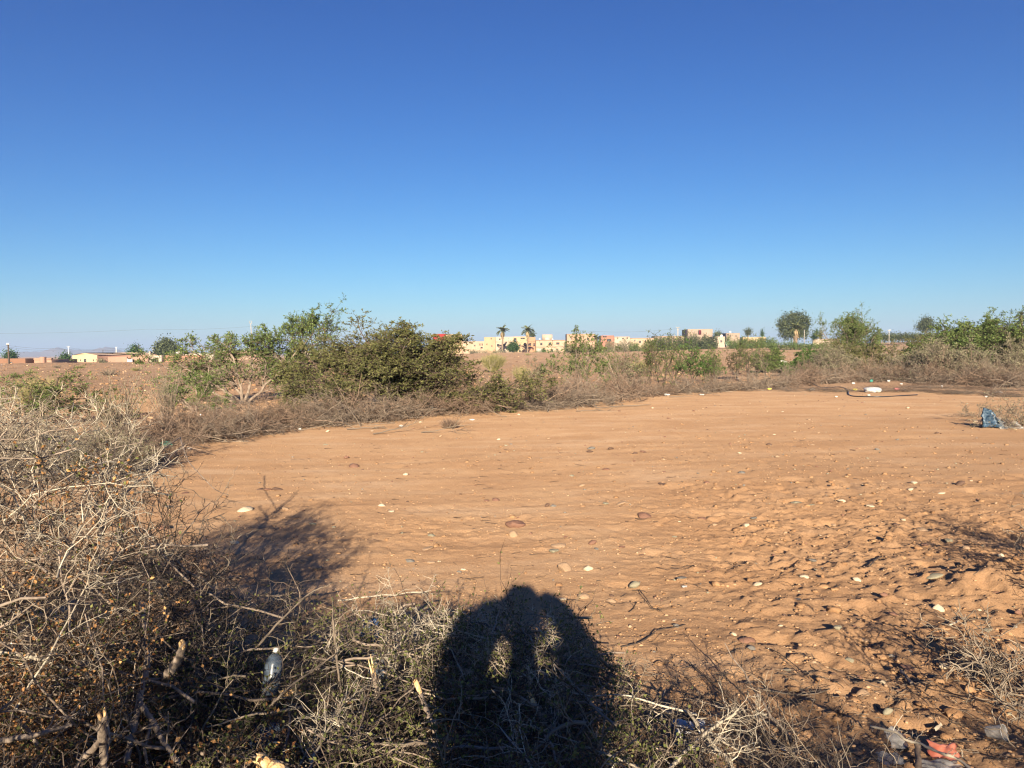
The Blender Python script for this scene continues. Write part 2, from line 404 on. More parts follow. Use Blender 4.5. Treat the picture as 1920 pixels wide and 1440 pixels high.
# ================================================================== THE SETTING
def build_ground():
    def axis(fine0, fine1, step, hi, lo, growth):
        c = list(np.arange(fine0, fine1, step)); s = step; v = c[-1]
        while v < hi: s *= growth; v += s; c.append(v)
        s = step; v = c[0]; left = []
        while v > lo: s *= growth; v -= s; left.append(v)
        return np.array(left[::-1] + c)
    ys = axis(2.3, 7.5, 0.018, 11000, -11000, 1.022)
    ys = ys[(ys > -40) | (np.arange(len(ys)) % 6 == 0)]
    xs = axis(-2.4, 4.6, 0.022, 11000, -11000, 1.033)
    X, Y = np.meshgrid(xs, ys)
    Z = gz(X, Y) * (np.abs(X) < 3000)
    V = np.stack([X, Y, Z], -1).reshape(-1, 3)
    ny, nx = X.shape; idx = np.arange(nx * ny).reshape(ny, nx)
    F = np.stack([idx[:-1, :-1], idx[:-1, 1:], idx[1:, 1:], idx[1:, :-1]], -1).reshape(-1, 4)
    print('ground', nx, ny, len(F))
    g = Geo().add(V, None, F).obj('ground', M['ground'], smooth=True, kind='structure')
    at_ = g.data.attributes.new('tilled', 'FLOAT', 'POINT'); at_.data.foreach_set('value', (rough_zone(X, Y) * sstep(24, 14, Y)).ravel().astype(np.float32))
build_ground()

def mountains():
    mm = mat('far_mountain_rock', (0.20, 0.13, 0.10), (0.30, 0.20, 0.15), 0.002, 0.95)
    def ridge(name, px0, px1, Y, peaks, depth, seed):
        n = 90; m_ = 8
        px = np.linspace(px0, px1, n); V = np.zeros((n, m_, 3))
        for i, p in enumerate(px):
            h = 0.0
            for (c, w, hh) in peaks: h = max(h, hh * math.exp(-((p - c) / w) ** 2))
            h *= 0.85 + 0.3 * float(fbm(np.array(p / 14.0), np.array(seed * 1.0), 4, seed))
            d = ray(p, 700)
            for j in range(m_):
                t = j / (m_ - 1); Yj = Y + depth * (t - 0.5)
                prof = math.sin(math.pi * t) ** 0.9
                zz = h * prof * (0.8 + 0.4 * float(fbm(np.array(p / 6.0), np.array(t * 5), 3, seed + 3)))
                V[i, j] = (d.x * Yj, Yj, zz - 3)
        idx = np.arange(n * m_).reshape(n, m_)
        F = np.stack([idx[:-1, :-1], idx[1:, :-1], idx[1:, 1:], idx[:-1, 1:]], -1).reshape(-1, 4)
        Geo().add(V, None, F).obj(name, mm, smooth=True, kind='structure')
    ridge('mountain_range', -60, 420, 5200, [(60, 55, 34), (112, 42, 62), (200, 40, 64), (150, 80, 40), (330, 60, 30)], 1500, 3)
    ridge('distant_hills', 1560, 2080, 5400, [(1690, 60, 60), (1775, 42, 150), (1860, 70, 155), (1980, 60, 120)], 1600, 9)
mountains()

# the haze of the plain
hz = Geo().box((0, 0, 87), (25000, 25000, 196))
hm = bpy.data.materials.new('haze_air'); hm.use_nodes = True; hn = hm.node_tree.nodes; hn.clear()
pv = hn.new('ShaderNodeVolumePrincipled'); pv.inputs['Density'].default_value = 0.00021; pv.inputs['Color'].default_value = (0.55, 0.72, 1.0, 1); pv.inputs['Anisotropy'].default_value = 0.0
ho = hn.new('ShaderNodeOutputMaterial'); hm.node_tree.links.new(pv.outputs[0], ho.inputs['Volume'])
hz.obj('haze', hm, kind='stuff')
# ================================================================== FAR: town, farm, poles, far trees
WALLC = {}
def wallmat(rgb):
    rgb = tuple(c * (.90, .85, .86)[i_] * (1 if rgb[0] < 0.565 else 0.72) for i_, c in enumerate(rgb)); k = tuple(round(c, 3) for c in rgb)
    if k not in WALLC:
        WALLC[k] = mat('rendered_wall', tuple(c * 0.86 for c in rgb), rgb, 0.35, 0.9, bump=0.3, bscale=3, spec=0.1, stretch=(1, 1, 0.5))
    return WALLC[k]
M['pane'] = mat('dark_window_glass', (0.035, 0.04, 0.05), (0.06, 0.065, 0.07), 1, 0.15, spec=0.6)
M['shutter'] = mat('brown_shutter', (0.11, 0.07, 0.05), (0.16, 0.10, 0.07), 1, 0.6)
M['whitepaint'] = mat('white_paint', (0.70, 0.67, 0.60), (0.82, 0.79, 0.72), 1, 0.7)
M['concrete'] = mat('grey_concrete', (0.38, 0.34, 0.29), (0.52, 0.47, 0.40), 1.5, 0.9)
M['darkmetal'] = mat('dark_metal', (0.05, 0.045, 0.04), (0.09, 0.08, 0.07), 2, 0.5)
M['greenpaint'] = mat('green_paint', (0.03, 0.12, 0.07), (0.05, 0.16, 0.10), 2, 0.6)
M['redcloth'] = mat('dark_red_cloth', (0.10, 0.012, 0.02), (0.16, 0.02, 0.03), 2, 0.8)
CREAM = (0.52, 0.395, 0.275); PALE = (0.56, 0.46, 0.345); YEL = (0.55, 0.41, 0.25); ORA = (0.48, 0.275, 0.165); PINK = (0.42, 0.215, 0.15); TAN = (0.40, 0.32, 0.245); MUD = (0.28, 0.16, 0.10); RED = (0.36, 0.045, 0.04)

def grid_wall(g, x0, x1, z0, z1, holes, depth=0.22):
    """front wall in the plane y=0 with real openings and reveals"""
    xs = sorted({x0, x1, *[h[0] for h in holes], *[h[1] for h in holes]})
    zs = sorted({z0, z1, *[h[2] for h in holes], *[h[3] for h in holes]})
    for i in range(len(xs) - 1):
        for j in range(len(zs) - 1):
            cx, cz = (xs[i] + xs[i+1]) / 2, (zs[j] + zs[j+1]) / 2
            if any(h[0] < cx < h[1] and h[2] < cz < h[3] for h in holes): continue
            g.add([[xs[i], 0, zs[j]], [xs[i+1], 0, zs[j]], [xs[i+1], 0, zs[j+1]], [xs[i], 0, zs[j+1]]], None, [[0, 1, 2, 3]])
    for h in holes:
        a, b, c, d = h[:4]; D = depth
        for q in ([[a,0,c],[a,D,c],[a,D,d],[a,0,d]], [[b,0,c],[b,0,d],[b,D,d],[b,D,c]], [[a,0,d],[a,D,d],[b,D,d],[b,0,d]], [[a,0,c],[b,0,c],[b,D,c],[a,D,c]]):
            g.add(q, None, [[0, 1, 2, 3]])

def building(name, label, px0, px1, pt, pb, Y, rgb, wins=(), depth=9.0, rz=0.0, cat='building', group=None, parapet=0.5, band=None, doors=()):
    """a flat-roofed block whose front stands Y metres away; wins: (px, py, w, h) in photo pixels"""
    a = at(px0, pb, Y); b = at(px1, pb, Y); top = at((px0 + px1) / 2, pt, Y).z; z0 = float(ground_big(a.x, Y)) - 1.0
    zb = min(a.z, b.z); W = b.x - a.x; k = Y / FPX
    t = thing(name, label, cat, (a.x, Y, 0), rz, group)
    holes = []
    for (wx, wy, ww, wh) in list(wins) + list(doors):
        c = at(wx, wy, Y); hx = max(ww, 1.6) * k / 2; hz = max(wh, 1.6) * k / 2
        holes.append((max(0.15, c.x - a.x - hx), min(W - 0.15, c.x - a.x + hx), c.z - hz, min(top - 0.2, c.z + hz)))
    g = Geo(); grid_wall(g, 0, W, z0, top, holes)
    D = depth
    g.add([[0,0,z0],[0,D,z0],[W,D,z0],[W,0,z0],[0,0,top],[0,D,top],[W,D,top],[W,0,top],
           [.2,.2,top],[.2,D-.2,top],[W-.2,D-.2,top],[W-.2,.2,top],[.2,.2,top-parapet],[.2,D-.2,top-parapet],[W-.2,D-.2,top-parapet],[W-.2,.2,top-parapet]],
          None, [[0,4,5,1],[1,5,6,2],[2,6,7,3],[4,7,11,8],[7,6,10,11],[6,5,9,10],[5,4,8,9],[8,11,15,12],[11,10,14,15],[10,9,13,14],[9,8,12,13]])
    g.obj('wall', wallmat(rgb), t)
    Geo().box((W/2, D/2, top - parapet - 0.1), (W - .4, D - .4, 0.2)).obj('roof', M['concrete'], t)
    for i, h in enumerate(holes):
        x0_, x1_, c, d = h
        fr = Geo(); fw = 0.07; yy = 0.10
        for bx in (((x0_+x1_)/2, c+fw/2, x1_-x0_, fw), ((x0_+x1_)/2, d-fw/2, x1_-x0_, fw), (x0_+fw/2, (c+d)/2, fw, d-c-2*fw), (x1_-fw/2, (c+d)/2, fw, d-c-2*fw)):
            fr.box((bx[0], yy, bx[1]), (bx[2], 0.06, bx[3]))
        isdoor = i >= len(wins)
        w = fr.obj('door' if isdoor else 'window', M['shutter'], t)
        Geo().box(((x0_+x1_)/2, 0.16, (c+d)/2), (x1_-x0_-0.02, 0.04, d-c-0.02)).obj('panel' if isdoor else 'pane', M['shutter'] if isdoor else M['pane'], w)
    if band:      # cornice standing proud of the wall
        for (py, hh) in band:
            z = at(px0, py, Y).z; Geo().box((W/2, -0.08, z), (W + 0.1, 0.14, hh)).obj('cornice', wallmat(tuple(min(0.85, c*1.15) for c in rgb)), t)
    return t, a, W, top, z0

TB = []
C5 = lambda u: 1100 + u / 5.647
D5 = lambda v: 580 + v / 5.647
# the cream terrace in the middle
building('house', 'red painted house top showing above the big thorn bush', 812, 836, 626, 664, 330, RED, [(824, 634, 4, 4)], cat='house')
building('house', 'yellow house with one brown shuttered window, next to the red house', 836.5, 866, 627, 664, 331, YEL, [(849, 632, 6, 5)], cat='house', band=[(627.5, .35)])
building('house', 'low cream house at the left end of the cream terrace', 866, 908, 640, 664, 330, CREAM, [(900, 646, 2, 4), (904, 646, 2, 4), (903, 652, 4, 3), (890, 648, 3, 3)], cat='house')
building('house', 'tall apricot coloured house with tiny windows left of the first palm', 908, 929, 632, 664, 318, (0.76, 0.52, 0.32), [(921, 635, 2, 3), (913, 645.5, 2, 2.5), (922, 649, 2.5, 2.5)], depth=14, cat='house')
building('house', 'cream house with two dark square windows behind the first palm', 929.2, 962, 631.5, 664, 322, PALE, [(934, 647.5, 4.5, 5), (945.5, 647, 4.5, 5), (937, 636, 2.5, 3), (957, 647, 4, 4)], cat='house', band=[(641, .3)])
building('house', 'yellow house with a dark roof loggia between the two palms', 962.2, 990, 631, 664, 321, YEL, [(980, 634.5, 8, 2.4), (974.5, 647.5, 3.5, 4.5), (984, 646, 4, 6), (975, 658.5, 3.5, 3.5), (966, 638, 5, 8)], cat='house', doors=[(982.5, 658, 4, 6)])
building('house', 'orange pink house with a dark drainpipe beside the second palm', 990.2, 1004, 632, 664, 320, ORA, [(994, 646, 3, 5), (1001.5, 646.5, 3, 6), (993, 656, 1.8, 3), (999.5, 655, 2, 4)], cat='house', band=[(640, .3)])
t, a, W, top, z0 = building('house', 'long cream two storey house with a box room on its roof', 1005, 1060, 637.5, 664, 319, CREAM,
    [(1015, 645, 4, 4.5), (1031, 644.5, 4.5, 4.5), (1046, 644, 6, 4), (1035, 657, 4, 4), (1045, 655.5, 4, 4), (1027, 657, 2.5, 3)], cat='house', band=[(650.5, .28), (638.2, .3)])
k = 319 / FPX
Geo().box((22 * k, 5, top + 5.3 * k), (19 * k, 6, 10.6 * k)).obj('roof_room', wallmat(PALE), t)
Geo().box((22 * k, 1.88, top + 1.5 * k), (9 * k, 0.2, 6 * k)).obj('awning', M['concrete'], t)
building('garden_wall', 'white boundary wall beside the cream two storey house', 1006, 1017, 654, 664, 312, (0.82, 0.76, 0.66), [], depth=3, cat='wall', parapet=0.2)
building('house', 'pale orange block carrying a rooftop tank frame', 1063, 1116, 626, 664, 345, (0.70, 0.48, 0.33), [(1070, 634, 2.5, 3), (1102, 636, 3, 4), (1092, 648, 3, 4)], cat='house', band=[(627, .3)])
pinks = [('pink house with a dark open loggia right of the small palm', 1127, 1151, 629, PINK, [(1134, 631.5, 7, 2.4), (1142, 638, 8, 5)]),
         ('small white topped house right of the pink loggia house', 1152, 1181, 631, PALE, [(1158, 634, 3, 2), (1168, 635, 3, 2.4), (1176, 634, 2.5, 2.5)]),
         ('cream row house with a line of tiny windows', 1181.5, 1227, 633.5, CREAM, [(1190, 638.5, 3, 3), (1200, 641, 3.5, 4), (1210, 639, 2, 3), (1219, 637, 1.8, 2.5), (1223, 641, 1.8, 2.5)]),
         ('low beige house left of the lattice pole', 1228, 1262, 630, TAN, [(1244, 634, 2, 3), (1253, 636, 3, 3)]),
         ('cream house right of the lattice pole', 1263, 1289, 630, CREAM, [(1276, 634, 2, 2.5), (1284, 634, 2, 2.5)])]
for i, (lb, x0, x1, y0, c, w) in enumerate(pinks):
    building('house', lb, x0, x1, y0, 660, 352 + i * 1.5, c, w, cat='house', band=[(y0 + .8, .25)])
t, a, W, top, z0 = building('unfinished_house', 'tall bare concrete block with dark red cloth in its wall gap', 1289.5, 1336, 617, 660, 350, TAN, [(1312, 623.5, 6, 8), (1298, 637, 3, 3), (1325, 637, 3, 3)], depth=12)
Geo().box((22.5 * 350 / FPX, 0.05, top - 1.6), (3.4 * 350 / FPX, 0.12, 2.2), 0).obj('hanging_cloth', M['redcloth'], t)
building('house', 'pale house front beside the green dish', 1338, 1359, 631, 660, 340, (0.72, 0.60, 0.46), [(1343, 637, 2.5, 3), (1352, 640, 3, 4), (1345, 648, 3, 3)], cat='house')
building('house', 'brown brick house carrying a white satellite dish', 1362, 1387, 624.5, 656, 352, TAN, [(1370, 630, 2, 2.5), (1380, 630, 2, 2.5)], cat='house')
building('house', 'long low cream house behind the dark trees at right', 1393, 1436, 632, 655, 356, YEL, [(1402, 636, 2.5, 2), (1418, 636, 2.5, 2)], cat='house')
building('garden_wall', 'long pale boundary wall between eucalyptus and feathery acacia', 1524, 1575, 635, 650, 300, (0.70, 0.56, 0.42), [], depth=0.5, cat='wall', parapet=0.05)
for (px, py, s, lb) in [(1369.5, 622, 3.2, 'white satellite dish on the brown brick house'), (1036, 636, 2.6, 'white satellite dish on the cream two storey house roof'), (1012, 635.5, 2.6, 'small satellite dish on the left roof edge of the cream two storey house'),
                    (1352.5, 629.5, 5, 'big white satellite dish above the pale house front'), (1265, 629, 2.6, 'small white satellite dish next to the lattice pole')]:
    Y = 348 if px > 1100 else 318.0
    p = at(px, py, Y); t = thing('satellite_dish', lb, 'satellite dish', p, group='satellite dishes on the town roofs')
    n, m_ = 10, 4; V = []
    for i in range(m_):
        for j in range(n):
            r_ = (i / (m_ - 1)) * s * Y / FPX / 2; th = j * 2 * math.pi / n
            V.append((r_ * math.cos(th), 0.35 - 1.2 * r_ * r_ - r_*0.2, r_ * math.sin(th)))
    F = [[i*n+j, i*n+(j+1) % n, (i+1)*n+(j+1) % n, (i+1)*n+j] for i in range(m_-1) for j in range(n)]
    Geo().add(V, None, F).obj('dish', M['whitepaint'], t)
    Geo().tubes(np.array([[[0, 0.3, 0], [0, 0.45, -0.6], [0, 0.4, -1.6]]]), np.full((1, 3), 0.05), 5).obj('mast', M['darkmetal'], t)
p = at(1365, 643.5, 330); t = thing('green_dish', 'large pale green dish standing among the dark trees', 'dish', p)
V = []; n = 20
for i in range(4):
    for j in range(n): r_ = i / 3 * 1.25; V.append((r_ * math.cos(j * 2 * math.pi / n), 0.3 - 0.25 * r_ * r_, r_ * math.sin(j * 2 * math.pi / n)))
Geo().add(V, None, [[i*n+j, i*n+(j+1) % n, (i+1)*n+(j+1) % n, (i+1)*n+j] for i in range(3) for j in range(n)]).obj('dish', mat('pale_green_paint', (0.22, 0.32, 0.24), (0.30, 0.40, 0.30), 2, 0.6), t)
Geo().tubes(np.array([[[0, .35, 0], [0, .4, -1.5], [0, .4, -3.2]]]), np.full((1, 3), 0.08), 6).obj('post', M['darkmetal'], t)

# rooftop tank frame
p = at(1079, 626, 346); t = thing('rooftop_aerial', 'rooftop frame holding aerials above the pale orange block', 'aerial', p)
k = 346 / FPX
for dx in (-2, 2): Geo().tubes(np.array([[[dx*k, 0, -.3], [dx*k, 0, 2.2*k], [dx*k, 0, 5*k]]]), np.full((1, 3), .09), 4).obj('post', M['darkmetal'], t)
for dz, w in ((5.0, 4.5), (7.2, 3.5)): Geo().box((0, 0, dz*k), (w*2*k*0.8, .2, .18)).obj('crossbar', M['darkmetal'], t)
for dx in (-3, -1.5, 0, 1.5, 3): Geo().box((dx*k, 0, 8.2*k), (.12, .12, 2*k)).obj('aerial_rod', M['darkmetal'], t)

# --- power poles
def pole(label, px, pt, pb, Y, m, r0=0.12, arms=(), lean=0.0, name='power_pole', group='utility poles'):
    a = at(px, pb, Y); b = at(px + lean, pt, Y)
    t = thing(name, label, 'pole', a, group=group); h = b.z - a.z; dx = b.x - a.x
    Geo().tubes(np.array([[[0, 0, -1], [dx / 2, 0, h / 2], [dx, 0, h]]]), np.array([[r0 * 1.3, r0 * 1.1, r0 * .8]]), 8, cap=True).obj('pole', m, t)
    for (f, w) in arms: Geo().box((dx * f, -.08, h * f), (w, .12, .12)).obj('crossarm', m, t)
    for (f, w) in arms[:1]:
        for s in (-.45, 0, .45): Geo().tubes(np.array([[[dx*f + s*w, -.08, h*f + .06], [dx*f + s*w, -.08, h*f + .2], [dx*f+s*w, -.08, h*f+.32]]]), np.array([[.05, .07, .03]]), 6).obj('insulator', M['whitepaint'], t)
    return b
tops = {}
pole('dark wooden pole at far left in front of the farm', 17.5, 646, 694, 120, M['bark_dark'], .13, [(0.985, .35)], lean=-2.2)
pole('white concrete pole left of the cream warehouse', 129.3, 650, 672, 330, M['whitepaint'], .22, [(.97, 1.2)], lean=-1)
pole('white pole behind the warehouse roof', 218, 651, 663, 380, M['whitepaint'], .2, [(.96, 1.0)])
pole('white pole in front of the rounded tree cluster', 287, 652, 664, 380, M['whitepaint'], .2)
pole('dark pole rising behind the conifer', 260, 645, 664, 390, M['darkmetal'], .2, [(.8, 1.6)])
pole('thin dark pole behind the warehouse ridge', 193, 656, 664, 420, M['darkmetal'], .16)
pole('white concrete pole in front of the olive grove', 1667, 619, 639, 230, M['concrete'], .09, [(.96, .9)])
pole('white concrete pole in front of the eucalyptus', 1508, 618, 637, 250, M['concrete'], .09)
# lattice pole of the town
a = at(1271, 634, 338); t = thing('lattice_pole', 'steel lattice power pole with crossarms over the town roofs', 'pole', a, group='utility poles')
k = 338 / FPX; hh = 20 * k
for s in (-.8, .8): Geo().tubes(np.array([[[s*k, 0, 0], [s*.8*k, 0, hh/2], [s*.5*k, 0, hh]]]), np.full((1, 3), .10), 4).obj('leg', M['concrete'], t)
for i in range(6): Geo().box((0, 0, hh * (i + .5) / 6.5), (1.5 * k, .1, .12)).obj('brace', M['concrete'], t)
for z, w in ((hh, 8), (hh * .78, 5)): Geo().box((0, -.2, z), (w * k, .15, .2)).obj('crossarm', M['concrete'], t)
# tall curved lamp post with hoop top behind the acacias
a = at(473.5, 664, 210); t = thing('lamp_post', 'tall pale mast with hooped top behind the left acacias', 'mast'  , a)
k = 210 / FPX; hh = 63 * k
Geo().tubes(np.array([[[0, 0, -1], [-1*k, 0, hh * .5], [-2 * k, 0, hh * .9]]]), np.array([[.17, .13, .09]]), 8).obj('mast', M['concrete'], t)
for s in (-1, 1):
    th = np.linspace(0, math.pi * .9, 9)
    P = np.stack([-2*k + s * 2.6 * k * np.sin(th) * .8, np.zeros(9), hh * .9 + 4.5*k * (1 - np.cos(th)) / 1.6], -1)[None]
    Geo().tubes(P, np.full((1, 9), .07), 5).obj('hoop', M['concrete'], t)

def wire(label, pts, Y, sag=0.6, r=0.016):
    g = Geo()
    for i in range(len(pts) - 1):
        a = at(*pts[i], Y); b = at(*pts[i+1], Y); n = 24; tt = np.linspace(0, 1, n)[:, None]
        P = np.array(a)[None] * (1 - tt) + np.array(b)[None] * tt; P[:, 2] -= sag * 4 * (tt * (1 - tt))[:, 0]
        g.tubes(P[None], np.full((1, n), r), 4)
    o = g.obj('power_line', M['darkmetal']); tag(o, label, 'power line', 'overhead lines of the plain')
wire('thin overhead line from the left edge dipping past the dark wooden pole', [(-60, 655), (15.5, 647.5), (129, 652), (218, 652), (260, 648)], 200, 0.5)
wire('second overhead line just under the first at far left', [(-60, 660), (15.5, 650.5), (129, 654.5), (260, 652)], 202, 0.6)
wire('high thin line crossing the sky towards the hooped mast', [(-60, 625), (280, 617), (472, 612)], 300, 0.6, 0.02)
wire('overhead line over the olive grove', [(1500, 628), (1667, 620), (1780, 625), (1900, 622)], 230, 1.2)
wire('overhead line meeting the lattice pole of the town', [(1079, 619), (1271, 616), (1312, 620)], 338, 1.2, 0.025)

# --- the farm at left
a = at(75, 684, 150)
t = thing('water_tower', 'pink rendered round water tank tower at the farm', 'water tank', (at(81, 684, 150).x, 150, a.z - .3))
k = 150 / FPX
Geo().tubes(np.array([[[0, 0, 0], [0, 0, 8*k], [0, 0, 17*k], [0, 0, 17.6*k]]]), np.array([[5.6*k, 5.5*k, 5.4*k, 5.1*k]]), 20, cap=True).obj('tank', wallmat((0.66, 0.38, 0.27)), t, smooth=False)
Geo().tubes(np.array([[[4.4*k, -2.2*k, 0], [4.4*k, -2.2*k, 8*k], [4.4*k, -2.2*k, 17*k]]]), np.full((1, 3), .10), 5).obj('pipe', M['darkmetal'], t)
building('farm_shed', 'low brown farm shed with a dark flat roof at far left', -40, 48, 672.5, 690, 165, MUD, [(20, 680, 6, 3)], cat='shed', depth=10)
building('farm_shed', 'long low mud shed behind the pink water tank', 47, 97, 674, 690, 168, (0.44, 0.29, 0.20), [(92, 681, 8, 3)], cat='shed', depth=10, band=[(673.6, .35)])
building('hut', 'tiny white hut right of the pink water tank', 88, 92.5, 680, 686, 160, (0.8, 0.76, 0.68), [], cat='hut', depth=1.5, parapet=.1)
building('boundary_wall', 'long pale boundary wall in front of the warehouse', 100, 181, 679, 686, 200, (0.62, 0.43, 0.29), [], cat='wall', depth=.4, parapet=.05)
building('boundary_wall', 'reddish brown wall in front of the warehouse side', 203, 238, 669, 686, 190, (0.42, 0.27, 0.19), [], cat='wall', depth=.5, parapet=.05)
building('gate', 'pale grey metal gate in the brown wall', 238.3, 248.5, 672, 685, 190, (0.55, 0.56, 0.54), [], cat='gate', depth=.2, parapet=.03)
building('boundary_wall', 'short brown wall stub beside the grey gate', 249, 277, 669, 685, 191, (0.44, 0.29, 0.20), [(262, 677, 2, 14)], cat='wall', depth=.5, parapet=.05)
building('gatehouse', 'pale gatehouse with a green door and chimney', 279, 303, 666.5, 683, 192, (0.78, 0.68, 0.52), [(284, 675, 2, 3)], cat='house', depth=5, doors=[(295.5, 675, 3.5, 9)])
building('chimney_stack', 'narrow pale chimney on the gatehouse roof', 279, 282, 659, 667, 193, (0.78, 0.64, 0.50), [], cat='chimney', depth=.6, parapet=.1)
building('boundary_wall', 'long red brown wall right of the gatehouse', 303.5, 385, 666, 682, 194, (0.40, 0.23, 0.15), [], cat='wall', depth=.5, parapet=.05)
building('rooftop_hut', 'small white hut standing behind the long red brown wall', 330, 337, 659, 668, 205, (0.82, 0.79, 0.70), [], cat='hut', depth=2, parapet=.1)
building('farm_house', 'low white house glimpsed behind the left acacia', 341, 400, 662.5, 672, 240, (0.80, 0.72, 0.58), [(350, 666, 2, 2)], cat='house', depth=6)
building('farm_house', 'tan house seen through the left acacia branches', 400, 500, 657, 672, 260, (0.66, 0.46, 0.34), [(430, 663, 4, 4), (460, 664, 4, 4)], cat='house', depth=8)
building('farm_house', 'white house with flat roof seen between the two acacias', 560, 640, 658, 672, 280, (0.84, 0.76, 0.60), [(585, 664, 5, 4), (606, 663, 4, 4)], cat='house', depth=8)
# warehouse: gable end and long side
Y = 235.0; k = Y / FPX
a = at(136, 681, Y); g = Geo()
W = 46.5 * k; zt = at(136, 666, Y).z - a.z; zr = at(158, 661.5, Y).z - a.z; L = 62 * k
t = thing('warehouse', 'cream warehouse with a shallow gable roof and pink side', 'warehouse', (a.x, Y, a.z))
holes = [(2.2*k*1, 3.9*k, zt*.15+.4, zt*.15+1.0), (14.5*k, 16.2*k, zt*.15+.3, zt*.15+1.0), (21.5*k, 26*k, .1, 1.7), (38.3*k, 40*k, zt*.15+.3, zt*.15+1.0)]
holes = [(h[0], h[1], .6, 1.2) if i != 2 else (h[0], h[1], .25, 1.35) for i, h in enumerate(holes)]
holes = [(a_, b_, c_ - 0.0, d_) for a_, b_, c_, d_ in holes]
grid_wall(g, 0, W, -1.5, zt, holes)
g.add([[0, 0, zt], [W, 0, zt], [W * .5, 0, zr], [0, L, -1.5], [0, L, zt], [0, 0, -1.5]], [[0, 1, 2]], [[5, 0, 4, 3]])
g.obj('gable_wall', wallmat((0.82, 0.63, 0.40)), t)
WW = at(253, 681, Y + L).x - a.x
s = Geo().add([[W, 0, -1.5], [W + 26*k, 14, -1.5], [W + 26*k, 14, zt], [W, 0, zt], [W+70*k, 14.5, -1.5], [W+70*k, 14.5, zt]], None, [[0, 1, 2, 3], [1, 4, 5, 2]]); s.obj('side_wall', wallmat((0.68, 0.42, 0.30)), t)
Geo().add([[-.3, -.3, zt - .02], [W * .5, -.3, zr + .05], [W*.5 + 70*k, 15, zr + .05], [W + 70*k, 14.2, zt + .03], [W + 26*k, 13.7, zt + .03], [W + .3, -.3, zt + .03], [W*.5, 60, zr + .05], [-.3, 60, zt]], [[1, 5, 4], [1, 4, 2], [2, 4, 3]], [[0, 1, 6, 7]]).obj('roof', wallmat((0.66, 0.52, 0.40)), t)
for i, h in enumerate(holes):
    w = Geo().box(((h[0]+h[1])/2, .08, (h[2]+h[3])/2), (h[1]-h[0], .06, h[3]-h[2])).obj('door' if i == 2 else 'window', M['shutter'], t)
    Geo().box(((h[0]+h[1])/2, .03, (h[2]+h[3])/2), ((h[1]-h[0])*.8, .04, (h[3]-h[2])*.8)).obj('panel' if i == 2 else 'pane', M['pane'], w)

# --- far trees
def leafcloud(g, r, lobes, n, L, ratio=0.55):
    """leaves filling overlapping lobes (cx,cy,cz,rx,ry,rz), more near each lobe's skin"""
    w = np.array([l[3] * l[4] * l[5] for l in lobes]) ** (2/3); w /= w.sum()
    k = r.choice(len(lobes), n, p=w); lb = np.array(lobes)[k]
    d = rdir(n, r); rad = r.uniform(0, 1, n) ** 0.30
    bumps = 1 + 0.28 * np.sin(d[:, 0] * 7 + k * 1.7) * np.cos(d[:, 2] * 6 + k) 
    C = lb[:, :3] + d * lb[:, 3:] * (rad * bumps)[:, None]
    # clumps: pull each leaf towards one of many tuft centres
    nt = max(8, n // 28); T = C[r.choice(n, nt)]; ti = r.choice(nt, n)
    pull = r.uniform(0, 1, n) < 0.6
    C2 = T[ti] + r.normal(size=(n, 3)) * L * 1.8; C[pull] = C2[pull]
    Ls = L * r.uniform(.6, 1.5, n)
    g.leaves(C, rdir(n, r) + d * .5, rdir(n, r) + np.array([0, -.3, .7]), Ls, Ls * ratio)
    return g

def far_tree(name, label, px, pt, pb, halfw, Y, leafm, n=2500, L=.35, lobes=None, trunk=.25, group=None, cat='tree', base=None, seed=1):
    r = np.random.default_rng(seed * 77 + int(px)); k = Y / FPX
    b = at(px, base if base else pb, Y); top = at(px, pt, Y).z - b.z; cb = (at(px, pb, Y).z - b.z); w = halfw * k
    t = thing(name, label, cat, b, group=group); H = top - cb
    if lobes is None:
        lobes = []
        for i in range(11):
            a = r.uniform(0, 2 * math.pi); q = r.uniform(0, .62); z = r.uniform(.22, .74); s = r.uniform(.26, .42)
            wz = math.sin(math.pi * min(1, .25 + z * .75)) 
            lobes.append((math.cos(a) * q * w * wz, math.sin(a) * q * w * wz, cb + z * H, w * s, w * s, H * s * .75))
    else: lobes = [(x * w, y * w, cb + z * H, a * w, a * w, c * H) for x, y, z, a, c in lobes]
    leafcloud(Geo(), r, lobes, n, L).obj('crown', leafm, t, kind='stuff')
    g = Geo(); P = [[[0, 0, -.6], [r.normal() * .05 * w, 0, cb * .6 + .2 * H], [r.normal() * .1 * w, 0, cb + .5 * H]]]
    g.tubes(np.array(P), np.array([[trunk * k * 3, trunk * k * 2.2, trunk * k]]), 6)
    for lb in lobes[:7]:
        P = np.array([[[0, 0, max(0, cb * .6)], [lb[0] * .4, lb[1] * .4, cb + (lb[2] - cb) * .5], [lb[0], lb[1], lb[2]]]]); g.tubes(P, np.array([[trunk*k*1.6, trunk*k, trunk*k*.4]]), 5)
    g.obj('trunk', M['bark'], t); return t

